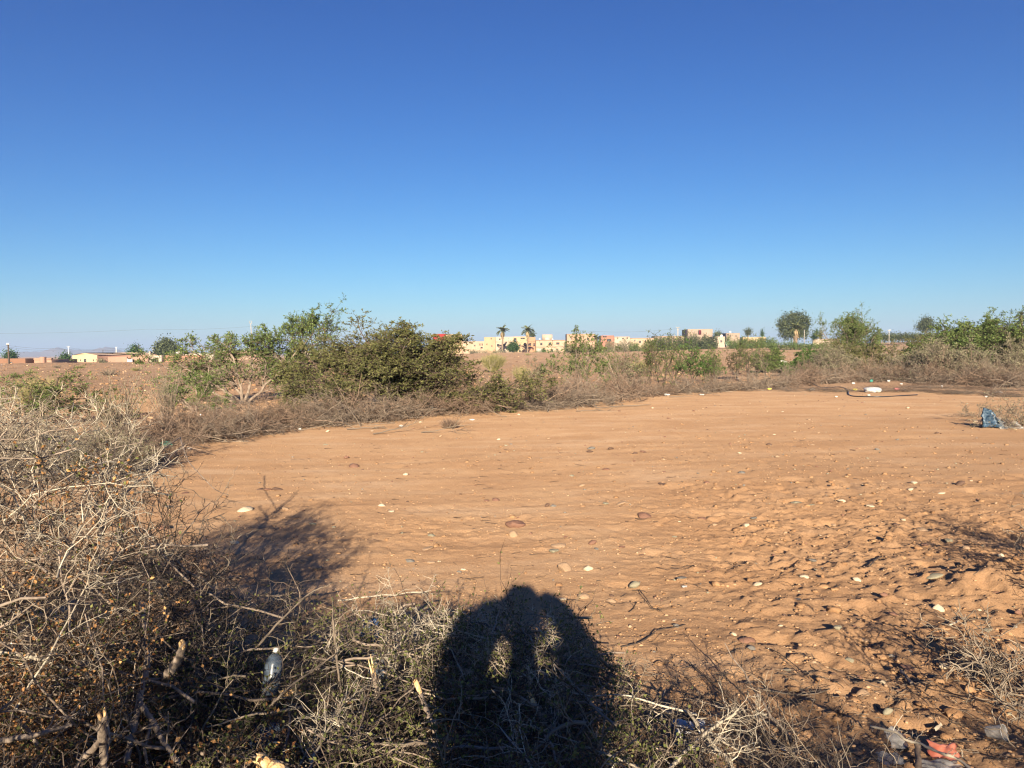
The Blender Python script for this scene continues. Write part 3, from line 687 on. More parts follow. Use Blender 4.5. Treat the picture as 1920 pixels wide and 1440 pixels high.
G1 = 'far trees on the plain'
far_tree('rounded_tree', 'big dark rounded tree cluster left of the acacias', 314, 636, 668, 26, 260, M['far_leaf'], 6000, .55, group=G1,
         lobes=[(-.55, 0, .42, .42, .42), (-.1, 0, .6, .5, .42), (.35, 0, .5, .42, .42), (.7, 0, .36, .28, .36), (-.75, 0, .22, .25, .28), (.1, 0, .25, .6, .28), (.6, 0, .15, .35, .2), (-.3, .3, .78, .22, .2), (.15, 0, .82, .2, .18)])
far_tree('conifer', 'dark ragged conifer behind the gate wall', 255, 646, 669, 16, 250, M['ficus_leaf'], 2600, .45, group=G1,
         lobes=[(0, 0, .8, .2, .2), (-.15, 0, .6, .35, .2), (.3, 0, .5, .35, .18), (-.5, 0, .35, .4, .2), (.5, 0, .25, .45, .18), (0, 0, .2, .6, .22), (-.7, 0, .15, .25, .15)])
far_tree('dark_tree', 'dark tree group at the far left behind the mud shed', 22, 661, 674, 17, 270, M['ficus_leaf'], 2200, .5, group=G1)
far_tree('dark_tree', 'small dark trees left of the warehouse', 122, 666, 679, 13, 245, M['ficus_leaf'], 1800, .45, group=G1)
far_tree('grey_shrub', 'grey brown leafless shrub in front of the warehouse', 192, 670, 687, 11, 175, M['dusty_leaf'], 1500, .2, group=G1, cat='shrub')
far_tree('dark_shrub', 'dark shrub beside the gatehouse door', 289, 672, 683, 5, 188, M['ficus_leaf'], 700, .22, cat='shrub', group=G1)
far_tree('eucalyptus', 'tall eucalyptus with a wide ragged crown right of the town', 1488, 586, 634, 30, 270, M['far_leaf'], 9000, .5, base=641,
         lobes=[(-.72, 0, .55, .28, .22), (-.5, 0, .72, .32, .22), (-.1, 0, .78, .32, .2), (.3, 0, .84, .28, .17), (.5, 0, .72, .28, .2), (.72, 0, .55, .28, .22), (.68, 0, .3, .26, .24), (.62, 0, .1, .2, .16),
                (-.62, 0, .3, .28, .24), (-.45, 0, .12, .3, .18), (-.15, 0, .45, .4, .28), (.2, 0, .5, .35, .26), (.0, 0, .2, .35, .2), (.35, 0, .2, .3, .2), (-.8, 0, .42, .16, .2), (.85, .0, .66, .14, .12), (.2, 0, .96, .12, .08)])
far_tree('round_top_tree', 'solitary round topped grey green tree on the right skyline', 1736, 597, 622, 16, 330, M['far_leaf'], 3500, .55, base=632,
         lobes=[(0, 0, .6, .7, .38), (-.5, 0, .4, .4, .3), (.5, 0, .4, .42, .3), (-.7, 0, .3, .25, .2), (.1, 0, .3, .6, .25), (.3, 0, .75, .4, .25), (-.2, 0, .78, .4, .22)])
far_tree('round_tree', 'clipped round dark green tree in front of the yellow house', 962.5, 642, 660, 12, 290, M['ficus_leaf'], 4500, .35, base=663,
         lobes=[(0, 0, .5, .8, .42), (-.45, 0, .42, .5, .36), (.45, 0, .42, .5, .36), (0, 0, .7, .6, .3), (0, 0, .3, .75, .28)])
far_tree('small_tree', 'small oval dark tree in front of the white boundary wall', 1020, 652, 664, 4, 290, M['ficus_leaf'], 900, .25, lobes=[(0, 0, .5, .9, .45), (0, 0, .35, .9, .3)])
far_tree('leafy_tree', 'leafy tree showing over the roof behind the second palm', 998, 624, 632, 9, 340, M['far_leaf'], 900, .4, group=G1)
far_tree('leafy_tree', 'lone round tree above the long low cream house', 1403, 616, 632, 8, 400, M['far_leaf'], 1200, .5, group=G1)
far_tree('leafy_tree', 'small trees showing over the roof left of the brick house', 1348, 623, 631, 9, 400, M['far_leaf'], 900, .5, group=G1)
def cypress(label, px, pt, pb, w, Y, m=None):
    far_tree('cypress', label, px, pt, pb, w, Y, m or M['ficus_leaf'], 700, .35, group='cypresses on the skyline', lobes=[(0, 0, .12, .8, .14), (0, 0, .32, .9, .2), (0, 0, .52, .75, .2), (0, 0, .72, .5, .18), (0, 0, .88, .28, .12)], trunk=.12)
cypress('tall cypress between the eucalyptus and the feathery acacia', 1531, 616, 636, 1.8, 290)
cypress('short cypress just left of the tall cypress', 1526, 625, 636, 1.6, 292)
cypress('slim cypress beside the long low cream house', 1429, 616, 632, 2.0, 380)
cypress('loose reddish conifer right of the tall cypress', 1539, 617, 636, 3.6, 290, M['dusty_leaf'])

# dark belts of trees in front of the town
def belt(label, px0, px1, pt, pb, Y, m, n, L=.35, name='tree_belt', cat='trees'):
    r = np.random.default_rng(int(px0 * 3 + px1)); k = Y / FPX; a = at(px0, pb, Y); b = at(px1, pb, Y); H = at(px0, pt, Y).z - a.z
    lobes = []
    m_ = max(4, int((px1 - px0) / 5))
    for i in range(m_):
        x = (i + r.uniform(.2, .8)) / m_ * (b.x - a.x); h = H * r.uniform(.6, 1.0)
        lobes += [(x, r.uniform(-2, 3), h * .62, 4.2 * k, 1.6, h * .36), (x + r.normal() * k, r.uniform(-2, 2), h * .3, 4.5 * k, 1.6, h * .3)]
    t = thing(name, label, cat, a)
    leafcloud(Geo(), r, lobes, n, L).obj('foliage', m, t, kind='stuff')
    g = Geo()
    for i in range(m_ // 2): x = r.uniform(0, b.x - a.x); g.tubes(np.array([[[x, 0, -.5], [x + .1, 0, H * .3], [x + .3, 0, H * .6]]]), np.array([[.16, .12, .06]]), 5)
    g.obj('trunks', M['bark'], t, kind='stuff')
belt('brown green thicket in front of the pink houses', 1136, 1182, 632, 664, 240, M['dusty_leaf'], 6000, .26, 'thicket', 'thicket')
belt('green thicket in front of the cream row house', 1183, 1224, 638, 663, 235, M['acacia_leaf'], 4500, .26, 'thicket', 'thicket')
belt('dark tree belt below the tall concrete block', 1222, 1342, 624, 661, 250, M['far_leaf'], 22000, .32)
belt('dark green tree belt right of the green dish', 1368, 1450, 629, 657, 245, M['acacia_leaf'], 12000, .3)
belt('dark clipped hedge below the cream two storey house', 1027, 1064, 658.5, 664.5, 285, M['ficus_leaf'], 2200, .25, 'clipped_hedge', 'hedge')
belt('thorny thicket between the clipped hedge and the orange block', 1058, 1140, 643, 664, 255, M['far_leaf'], 8000, .25, 'thicket', 'thicket')
belt('scrub below the low cream house at the terrace end', 880, 950, 655, 664, 270, M['dusty_leaf'], 2600, .25, 'thicket', 'thicket')
ORD = 'first second third fourth fifth sixth seventh eighth ninth tenth eleventh twelfth thirteenth fourteenth fifteenth sixteenth seventeenth'.split()
# olive grove in rows at right
for j, (row, lb) in enumerate([(0, 'front'), (1, 'back')]):
    for i in range(17):
        px = 1638 + i * 8.4 + row * 4
        far_tree('olive_tree', ('%s olive tree from the left in the %s row of the grove at right' % (ORD[i], lb)).replace('number ', ''), px, 627.5 + rnd.uniform(-1, 1.2), 637, 5.5, 262 + row * 8, M['far_leaf'], 420, .38, group='olive trees in the %s grove row' % lb, base=639.5,
                 lobes=[(0, 0, .5, .8, .4), (-.4, 0, .35, .5, .3), (.4, 0, .4, .5, .3), (0, 0, .75, .5, .25)], seed=j * 40 + i)

# --- palms
def frond_mesh(L, droop, m, name, seed, n=15):
    r = np.random.default_rng(seed); s = np.linspace(0, 1, n)
    X = L * (s - .25 * s ** 3 * droop); Z = L * (.42 * s - (.55 + .5 * droop) * s ** 2.2)
    P = np.stack([X, np.zeros(n), Z], -1)
    g = Geo().tubes(P[None], (np.linspace(.06, .015, n))[None] * L / 2.5, 3)
    for sd_ in (-1, 1):
        C = P[2:]; T = unit(np.gradient(P, axis=0))[2:]
        D = T * .75 + np.array([0, sd_ * .9, -.15 - .25 * droop]); Ls = L * .26 * np.sin(np.linspace(.5, 2.7, n - 2))
        g.leaves(C, D, np.tile([0, 0, 1.0], (n - 2, 1)), Ls, np.full(n - 2, .16 * L / 2.2)); C2 = (C[:-1] + C[1:]) / 2
        g.leaves(C2, D[:-1], np.tile([0, 0, 1.0], (n - 3, 1)), Ls[:-1], np.full(n - 3, .16 * L / 2.2))
    return g.mesh(name, m)
FR = [frond_mesh(3.0, d, M['palm_leaf'], 'frond', i) for i, d in enumerate((.1, .45, .9))] + [frond_mesh(2.8, 1.5, M['palm_dry'], 'frond', 8)]
def palm(label, px, pc, pb, Y, rad, dry=8, green=26, tr=.3):
    b = at(px, pb, Y); c = at(px, pc, Y); h = c.z - b.z; k = Y / FPX; r = random.Random(int(px))
    t = thing('palm_tree', label, 'palm', b, group='date palms near the town')
    n = 16; z = np.linspace(-.4, h, n); rr = tr * (1.15 - .25 * z / max(h, 1)) * (1 + .10 * (np.arange(n) % 2)); rr[-2:] *= 1.5
    P = np.stack([np.sin(z / max(h,1) * 2) * .12, z * 0, z], -1)[None]
    Geo().tubes(P, rr[None], 8).obj('trunk', M['palm_bark'], t)
    s = rad * k / 3.0
    for i in range(green + dry):
        isdry = i >= green; f = link('frond', FR[3] if isdry else FR[i % 3], t, (P[0, -1, 0], 0, h), scale=s * r.uniform(.85, 1.12))
        el = r.uniform(25, 60) if isdry else -75 + 80 * (i / green) + r.uniform(-8, 8)
        f.rotation_euler = (0, R(el), i * 2.39996 + r.uniform(-.2, .2))
palm('date palm standing in front of the cream house with square windows', 942, 622, 658, 300, 14)
palm('date palm standing in front of the orange pink house', 989, 622, 661, 298, 14)
palm('small pale palm in front of the block with the rooftop frame', 1117, 636, 660, 300, 11)
palm('shaggy palm with hanging dry fronds in front of the eucalyptus', 1492, 618, 641, 235, 15, dry=22, tr=.45)
palm('palm top rising above the big acacia at the right edge', 1913, 592, 650, 180, 11)

belt('broken green scrub before the cream terrace between the palms and the clipped hedge', 1000, 1036, 655, 665, 265, M['acacia_leaf'], 1800, .22, 'thicket', 'thicket')
belt('low green scrub in front of the long low cream house', 1440, 1545, 641, 654, 200, M['acacia_leaf'], 7000, .24, 'thicket', 'thicket')
# ================================================================== MIDDLE: the field beyond, hedge of cut thorn, acacias
def ico(sub):
    t = (1 + 5 ** .5) / 2
    v = [(-1,t,0),(1,t,0),(-1,-t,0),(1,-t,0),(0,-1,t),(0,1,t),(0,-1,-t),(0,1,-t),(t,0,-1),(t,0,1),(-t,0,-1),(-t,0,1)]
    f = [(0,11,5),(0,5,1),(0,1,7),(0,7,10),(0,10,11),(1,5,9),(5,11,4),(11,10,2),(10,7,6),(7,1,8),(3,9,4),(3,4,2),(3,2,6),(3,6,8),(3,8,9),(4,9,5),(2,4,11),(6,2,10),(8,6,7),(9,8,1)]
    v = [list(unit(np.array(p, float))) for p in v]
    for _ in range(sub):
        c = {}; nf = []
        def mid(a, b):
            k = (min(a, b), max(a, b))
            if k not in c: c[k] = len(v); v.append(list(unit((np.array(v[a]) + np.array(v[b])) / 2)))
            return c[k]
        for a, b, d in f:
            x, y, z = mid(a, b), mid(b, d), mid(d, a); nf += [(a, x, z), (b, y, x), (d, z, y), (x, y, z)]
        f = nf
    return np.array(v), np.array(f)
I0, I1, I2 = ico(0), ico(1), ico(2)

def rocks(g, C, S, r, base=I0, flat=0.6, jit=0.25):
    """one faceted lump per centre, all in one mesh"""
    V, F = base; n = len(C); m_ = len(V)
    sc_ = S[:, None] * r.uniform(.65, 1.25, (n, 3)); sc_[:, 2] *= flat
    a = r.uniform(0, 2 * math.pi, n)
    P = V[None] * (1 + r.uniform(-jit, jit, (n, m_, 1))) * sc_[:, None, :]
    X = P[..., 0] * np.cos(a)[:, None] - P[..., 1] * np.sin(a)[:, None]; Yy = P[..., 0] * np.sin(a)[:, None] + P[..., 1] * np.cos(a)[:, None]
    P = np.stack([X, Yy, P[..., 2]], -1) + C[:, None, :]
    g.add(P, (F[None] + (np.arange(n) * m_)[:, None, None]).reshape(-1, 3)); return g

FEETP = [(p_, gp(p_, q_)) for p_, q_ in [(0, 900), (250, 845), (400, 824), (640, 797), (860, 777), (1105, 760), (1300, 738), (1490, 727), (1710, 718), (1950, 728)]]
_fu = np.array([p.x / p.y for _, p in FEETP]); _fy = np.array([p.y for _, p in FEETP])
def field_rocks():
    r = np.random.default_rng(31)
    g = Geo(); n = 15000
    Y = 16 * np.exp(r.uniform(0, 1, n) ** 1.0 * math.log(14)); X = r.uniform(-.85, .85, n) * Y
    S = 0.02 + 0.10 * r.uniform(0, 1, n) ** 5; S *= (Y / 45) ** .35
    k_ = Y > np.interp(X / Y, _fu, _fy) + 2.5; X, Y, S = X[k_], Y[k_], S[k_]
    rocks(g, np.stack([X, Y, gz(X, Y) + S * .2], 1), S, r)
    m = mat('field_stone', (0.17, 0.09, 0.055), (0.56, 0.36, 0.21), 9, .9, island=.35)
    g.obj('field_stones', m, kind='stuff', label='countless brown and pale stones littering the red field beyond the hedge')
    g = Geo(); n = 5200
    Y = 30 * np.exp(r.uniform(0, 1, n) * math.log(8)); X = r.uniform(-.85, .85, n) * Y
    S = 0.04 + 0.13 * r.uniform(0, 1, n) ** 2
    k_ = Y > np.interp(X / Y, _fu, _fy) + 2.5; X, Y, S = X[k_], Y[k_], S[k_]
    rocks(g, np.stack([X, Y, gz(X, Y)], 1), S, r, flat=.55)
    g.obj('field_clods', M['clod'], kind='stuff', label='red earth clods of the ploughed field beyond the hedge')
field_rocks()

# ---- a thorny plant grown from its stems
def plant(name, label, cat, loc, seed, H, W, leafm, barkm, stems=5, n2=8, n3=8, n4=4, leaf_n=5, L=.04, lean=(0, 0), spread=(15, 55), r0=.035, droop=.03, wob=.16, group=None, leafW=.55, twigm=None, dirs=None, leaf_t0=.15, flat=0.0, zig=.12, lift=.2, ratio=(.35, .65), scl=1.0):
    r = np.random.default_rng(seed); t = thing(name, label, cat, loc, group=group, scale=scl)
    a = r.uniform(0, 2 * math.pi, stems) + np.arange(stems) * 2 * math.pi / stems; e = np.radians(r.uniform(*spread, stems))
    D = np.stack([np.cos(a) * np.sin(e) * W / H, np.sin(a) * np.sin(e) * W / H, np.cos(e)], 1) + np.array([lean[0], lean[1], 0])
    if dirs is not None: D = np.array(dirs, float); stems = len(D)
    Ls = np.sqrt((D[:, :2] ** 2).sum(1) * W ** 2 / max(1e-6, (W / H) ** 2 * 1) + 0) * 0 + H * r.uniform(.75, 1.05, stems) * np.linalg.norm(unit(D) * np.array([W / H, W / H, 1]), axis=1) / np.maximum(.55, unit(D)[:, 2]) ** .3
    S = np.stack([r.normal(size=stems) * .06, r.normal(size=stems) * .06, np.full(stems, -.08)], 1)
    P1, R1 = grow(S, D, Ls, np.full(stems, r0), 9, r, wob, zig * .5, droop, 0, .3)
    g = Geo().tubes(P1, R1, 6)
    s, d, rr, ln = kids(P1, R1, n2, r, .22, 1, (25, 65), ratio, .6)
    P2, R2 = grow(s, d, ln, rr, 7, r, wob * 1.2, zig, droop, .02, .3); g.tubes(P2, R2, 4)
    g.obj('branches', barkm, t)
    s, d, rr, ln = kids(P2, R2, n3, r, .15, 1, (30, 75), (.3, .65), .55)
    d[:, 2] *= (1 - flat)
    P3, R3 = grow(s, d, ln, np.maximum(rr, .0035), 5, r, wob * 1.4, zig * 1.3, droop * .6, .0, .4)
    g = Geo().tubes(P3, R3, 3)
    P4 = None
    if n4:
        s, d, rr, ln = kids(P3, R3, n4, r, .1, 1, (30, 80), (.35, .7), .7)
        d[:, 2] *= (1 - flat)
        P4, R4 = grow(s, d, ln, np.maximum(rr, .003), 4, r, wob * 1.4, zig * 1.5, 0, 0, .5); g.tubes(P4, R4, 3)
    g.obj('twigs', twigm or barkm, t, kind='stuff')
    if leaf_n and leafm:
        g = Geo(); leafset(g, P4 if P4 is not None else P3, leaf_n, r, L, L * leafW, leaf_t0, lift)
        if P4 is not None: leafset(g, P3, leaf_n, r, L, L * leafW, .3, lift)
        g.obj('leaves', leafm, t, kind='stuff')
    return t

AC = 'acacia like thorn trees along the hedge'
plant('acacia_tree', 'leftmost thorn tree of the hedge, loose flat crown with gaps of sky', 'tree', gp(462, 757), 11, 2.6, 2.1, scl=(1.35, 1.1, 1.0), leafm=M['acacia_leaf'], barkm=M['bark'], n2=10, n3=10, n4=4, leaf_n=4, L=.066, leafW=.38, group=AC, r0=.045, droop=.0, flat=.35, wob=.14,
      dirs=[(-1.1, .1, .95), (-.8, -.3, 1.0), (-.45, .3, 1.1), (-.1, -.1, 1.1), (.3, .2, .95), (-1.0, -.2, .55), (.6, -.1, .8)])
plant('acacia_tree', 'tall upright thorn tree left of the big dome shaped one, bare dark stems', 'tree', gp(583, 752), 12, 2.75, 1.3, M['acacia_leaf'], M['bark_dark'], scl=(1.2, 1.1, 1.24), n2=10, n3=11, n4=4, leaf_n=4, flat=.3, L=.068, leafW=.38, group=AC, r0=.045, droop=-.01, wob=.12,
      dirs=[(-.8, .1, 1.15), (-.62, -.2, 1.2), (-.4, .2, 1.3), (-.2, -.1, 1.3), (.02, .1, 1.3), (-.95, 0, .95)], leaf_t0=.1)
plant('acacia_tree', 'biggest thorn tree of the hedge, dense olive green dome reaching the ground', 'tree', gp(728, 774), 13, 2.15, 2.2, M['olive_leaf'], M['bark_dark'], scl=(1.62, 1.1, 1.10), n2=13, n3=13, n4=5, leaf_n=5, L=.052, leafW=.42, ratio=(.3, .62), group=AC, r0=.05, droop=.035, wob=.16, flat=.35,
      dirs=[(-.75, .1, .95), (-.6, .2, 1.1), (-.35, -.3, 1.2), (-.1, .2, 1.2), (.15, -.3, 1.2), (.38, .1, 1.15), (.55, -.1, 1.0), (.68, .1, .8), (.45, -.35, .75), (-.5, -.35, .75), (-.85, 0, .55), (.68, 0, .5), (.1, -.4, .9), (-.2, -.45, .6)])
plant('thorn_shrub', 'small dark green thorn shrub below the leftmost hedge tree', 'shrub', gp(366, 772), 14, 1.15, 1.0, M['acacia_leaf'], M['bark'], n2=8, n3=8, n4=3, leaf_n=5, L=.05, r0=.03, flat=.3,
      dirs=[(-.9, 0, .7), (-.4, .2, 1), (.1, -.1, 1.1), (.5, 0, .9), (.95, .1, .5)])
plant('thorn_shrub', 'loose green shrub standing alone right of the big dome shaped tree', 'shrub', gp(1088, 745), 15, 2.1, 1.1, M['acacia_leaf'], M['bark'], n2=8, n3=8, n4=3, leaf_n=5, L=.055, r0=.03, droop=0, wob=.15, leaf_t0=.1,
      dirs=[(-.55, 0, .85), (-.3, .2, 1.2), (0, 0, 1.3), (.3, -.1, 1.2), (.55, .1, 1.0), (.15, .2, 1.25)])
plant('thorn_shrub', 'grey leafless arching bush between the loose green shrub and the pink houses', 'shrub', gp(1160, 735), 16, 2.35, 1.6, M['dusty_leaf'], M['hedge_twig2'], n2=6, n3=6, n4=2, leaf_n=1, L=.045, r0=.02, droop=.09, wob=.1, spread=(10, 40))
sap = [(1184, 735, 1.5, 'dusty', 'thin sapling with a few twigs left of the pale row of houses'), (1240, 738, 1.9, 'acacia', 'bare dark sapling with a leafy tuft halfway up'), (1300, 722, 1.7, 'bright', 'bright green bushy sapling below the tall concrete block'),
       (1345, 722, 1.4, 'acacia', 'thin green sapling left of the green dish'), (1402, 715, 1.8, 'acacia', 'leaning thorn sapling right of the green dish'), (1437, 708, 1.6, 'acacia', 'spindly green sapling before the slim cypress'), (1265, 720, 1.5, 'acacia', 'loose sapling just left of the bright green bushy one'), (1215, 722, 1.5, 'olive', 'olive tinted sapling before the cream row house'), (1325, 716, 1.5, 'bright', 'leafy sapling just right of the bright green bushy one'),
       (1378, 712, 1.55, 'olive', 'olive tinted sapling between the green dish and the leaning one'), (1165, 728, 1.6, 'acacia', 'green sapling tangled in the arching grey bush'), (1418, 704, 1.3, 'dusty', 'dusty sapling right of the leaning thorn sapling'), (1000, 742, 1.0, 'dusty', 'low dusty sapling behind the hedge left of the loose green shrub')]
for i, (px, py, h, lm, lb) in enumerate(sap):
    plant('sapling', lb, 'sapling', gp(px, py), 40 + i, h * 1.15, .8, M[lm + '_leaf'], M['bark_dark'], stems=4, n2=7, n3=7, n4=3, leaf_n=4 if lm == 'bright' else 3, L=.06 if lm == 'bright' else .05, spread=(3, 28), r0=.022, group='saplings standing in the hedge')
# broom-like tufts
def tuft(name, label, cat, loc, seed, H, W, n, m, leafy=0, K=6, group=None, rad=.006):
    r = np.random.default_rng(seed); t = thing(name, label, cat, loc, group=group)
    a = r.uniform(0, 2 * math.pi, n); q = r.uniform(0, 1, n) ** .7
    S = np.stack([np.cos(a) * q * W * .25, np.sin(a) * q * W * .25, np.full(n, -.02)], 1)
    D = np.stack([np.cos(a) * q * W / H * .8, np.sin(a) * q * W / H * .8, np.ones(n)], 1) + r.normal(size=(n, 3)) * .12
    P, Rd = grow(S, D, H * r.uniform(.5, 1.1, n), np.full(n, rad), K, r, .09, .03, .03, 0, .4)
    g = Geo().tubes(P, Rd, 3); s, d, rr, ln = kids(P, Rd, 4, r, .3, 1, (12, 35), (.2, .5), .7); P2, R2 = grow(s, d, ln, rr, 4, r, .1, .05, 0, 0, .5); g.tubes(P2, R2, 3)
    g.obj('stems', m, t, kind='stuff')
    if leafy:
        g = Geo(); leafset(g, P2, leafy, r, .03, .012, .1, .4); g.obj('leaves', M['dusty_leaf'], t, kind='stuff')
    return t
tuft('broom_shrub', 'rounded olive yellow broom bush in the field left of the first palm', 'shrub', gp(925, 697), 61, 1.35, 1.2, 700, M['broom'], rad=.012, leafy=2)
tuft('broom_shrub', 'small olive broom tuft just right of the rounded broom bush', 'shrub', gp(978, 716), 62, .85, .6, 260, M['broom'], rad=.009)
tuft('broom_shrub', 'low green broom clump behind the bare sapling', 'shrub', gp(1198, 697), 63, .8, 1.0, 260, M['broom'], rad=.011, leafy=2)
tuft('dry_tuft', 'small round grey brown dry tuft on the edge of the bare earth', 'shrub', gp(844, 803), 64, .26, .34, 260, M['hedge_twig'], rad=.003)
# scattered low scrub of the field
r_ = np.random.default_rng(77)
SC = [(150, 690, .6), (205, 704, .8), (60, 700, .6), (107, 690, .5), (255, 695, .5), (342, 688, .5), (410, 690, .5), (700 / 1, 700, .5), (1066, 672, .7), (975, 668, .6), (990, 671, .9), (1270, 668, .8), (1655, 652, 1.6), (1690, 668, .9), (1710, 672, .9), (1780, 668, .9), (1640, 672, .7)]
for i, (px, py, h) in enumerate(SC):
    tuft('field_scrub', 'low grey green scrub tuft in the red field %s' % ['left of the farm road', 'below the warehouse shrub', 'in front of the mud shed', 'below the pink water tank', 'below the grey gate', 'below the long red brown wall', 'seen through the leftmost hedge tree', 'behind the big dome shaped tree',
         'below the clipped hedge', 'below the orange pink house', 'below the second palm', 'below the dark tree belt', 'near the white grove pole', 'left of the big right acacia', 'beside the big right acacia', 'under the round topped tree', 'right of the feathery acacia'][i], 'scrub', gp(px, py), 500 + i, h * .8, h * 1.6, 90, M['hedge_twig2'] if i % 2 else M['broom'], leafy=3, group='scrub tufts in the field', rad=.016)

# ---- heaps of cut thorn branches: clumps that share a few meshes
def heap_geo(g, r, n, W, D_, H, blen=(.6, 1.3), br=.007, n2=8, n3=6, K=6, twr=.0028, el=(-10, 35), zig=.25, lv=None, lvn=0, lvL=.015, centre=(0, 0), shape=None, n4=0, floor=0.0, thorns=0):
    """n cut branches thrown on a heap of half-width W, half-depth D_, height H"""
    x = r.uniform(-1, 1, n); y = r.uniform(-1, 1, n); q = np.clip(1 - (x ** 2 + y ** 2) * .5, .1, 1)
    z = H * q * r.uniform(.05, .85, n)
    a = r.uniform(0, 2 * math.pi, n); e = np.radians(r.uniform(*el, n)); Ln = r.uniform(*blen, n)
    D = np.stack([np.cos(a) * np.cos(e), np.sin(a) * np.cos(e), np.sin(e)], 1)
    S = np.stack([x * W + centre[0], y * D_ + centre[1], z], 1) - D * Ln[:, None] * .45
    if shape is not None: S[:, 2] = shape(S[:, 0], S[:, 1]) * r.uniform(.05, .85, n)
    S[:, 2] = np.maximum(S[:, 2], .01)
    P1, R1 = grow(S, D, Ln, br * r.uniform(.6, 1.5, n), 8, r, .14, .12, .035, 0, .3, floor)
    g.tubes(P1, R1, 4)
    s, d, rr, ln = kids(P1, R1, n2, r, .1, 1, (30, 75), (.22, .5), .55)
    P2, R2 = grow(s, d, ln, np.maximum(rr, twr), K, r, .16, zig, .01, .0, .4, floor); g.tubes(P2, R2, 3)
    s, d, rr, ln = kids(P2, R2, n3, r, .1, 1, (35, 85), (.25, .6), .7)
    P3, R3 = grow(s, d, ln, np.maximum(rr, twr * .7), 4, r, .2, zig * 1.3, 0, 0, .5, floor); g.tubes(P3, R3, 3)
    if lv is not None and lvn: leafset(lv, P3, lvn, r, lvL, lvL * .62, .15, .25)
    return P2, P3

HM = []
for i in range(7):
    r = np.random.default_rng(900 + i); g = Geo(); heap_geo(g, r, 30, .75, .5, .62, (.7, 1.5), .009, 8, 6, 5, .0042, el=(-8, 50))
    HM.append(g.mesh('thorn_heap', M['hedge_twig'] if i % 2 else M['hedge_twig2']))
r = np.random.default_rng(990)
FEET = [(250, 845), (300, 838), (345, 832), (400, 824), (450, 812), (500, 806), (545, 803), (590, 800), (640, 797), (700, 790), (750, 786), (800, 783), (860, 777), (910, 775), (960, 773), (1010, 769), (1060, 765), (1105, 760), (1150, 753), (1200, 746), (1250, 742), (1300, 738), (1350, 736), (1400, 734), (1450, 730), (1490, 727), (1530, 722), (1575, 718), (1620, 716), (1665, 716), (1710, 718), (1755, 720), (1800, 722), (1850, 724), (1900, 726), (1950, 728)]
ORD2 = ['leftmost', 'second', 'third', 'rightmost']
where = ['at the hedge left end', 'below the upright thorn tree', 'below the dome shaped tree', 'below the loose green shrub', 'below the bare saplings', 'before the green dish', 'near the irrigation hose', 'behind the white sack', 'at the hedge right end']
for i, (px, py) in enumerate(FEET):
    p = gp(px, py); s = 1.0 if px < 1500 else 1.15
    for j in range(2 if px < 1500 else 3):
        k = (i * 2 + j) % 7
        q = Vector((p.x + r.uniform(-.35, .35), p.y + .55 + j * .75, 0)); q.z = float(gz(q.x, q.y)) - .03
        link('thorn_heap', HM[k], None, q, r.uniform(0, 6.28), 'cut thorn heap, %s row, %s %s' % (['front', 'back', 'rearmost'][j], ORD2[i % 4], where[i // 4]), 'brush heap', 'heaps of cut thorn forming the hedge',
             scale=(s * 1.15, s, s * (.72 if px < 800 else .95) * r.uniform(.5, 1.45)))
# loose cut branches poking out of the hedge
BR = []
for i in range(5):
    r2 = np.random.default_rng(1200 + i); n = 1
    P1, R1 = grow(np.zeros((1, 3)), np.array([[1, 0, .12]]), np.array([1.3]), np.array([.013]), 9, r2, .12, .1, .02, 0, .25, -.02)
    g = Geo().tubes(P1, R1, 5); s_, d, rr, ln = kids(P1, R1, 7, r2, .25, 1, (25, 60), (.2, .5), .6); P2, R2 = grow(s_, d, ln, rr, 5, r2, .15, .2, .02, 0, .4, -.02); g.tubes(P2, R2, 3)
    s_, d, rr, ln = kids(P2, R2, 4, r2, .2, 1, (25, 70), (.2, .5), .7); P3, R3 = grow(s_, d, ln, np.maximum(rr, .002), 4, r2, .15, .25, .02, 0, .4, -.02); g.tubes(P3, R3, 3)
    BR.append(g.mesh('cut_branch', M['grey_twig']))
LB = [(560, 808, 20, 'at the foot of the upright thorn tree'), (520, 800, 160, 'left of the upright thorn tree'), (650, 806, 10, 'pointing right below the dome shaped tree'), (740, 795, 200, 'below the dome shaped tree centre'), (790, 812, -20, 'on the sand below the black bag'), (700, 815, 35, 'lying in front of the dome shaped tree'),
      (950, 782, 170, 'right of the round dry tuft'), (1080, 772, 8, 'beside the pale fallen pole'), (1255, 745, 20, 'under the bare saplings'), (1350, 742, 200, 'before the green dish'), (1540, 722, 60, 'standing out left of the black hose'), (1585, 712, 130, 'leaning above the black hose'), (1700, 735, 10, 'beside the pink bottle'), (1790, 735, 170, 'near the right end of the hedge'), (1850, 742, 30, 'above the blue plastic sheet'), (430, 830, 190, 'at the left end of the hedge')]
for i, (px, py, a, w) in enumerate(LB):
    q = gp(px, py); q.z += .02; b = link('cut_branch', BR[i % 5], None, q, R(a), 'grey cut thorn branch %s' % w, 'branch', 'loose cut branches along the hedge', scale=.8 + .3 * (i % 3) * .5)
    if i in (10, 11): b.rotation_euler = (0, R(-48), R(a))
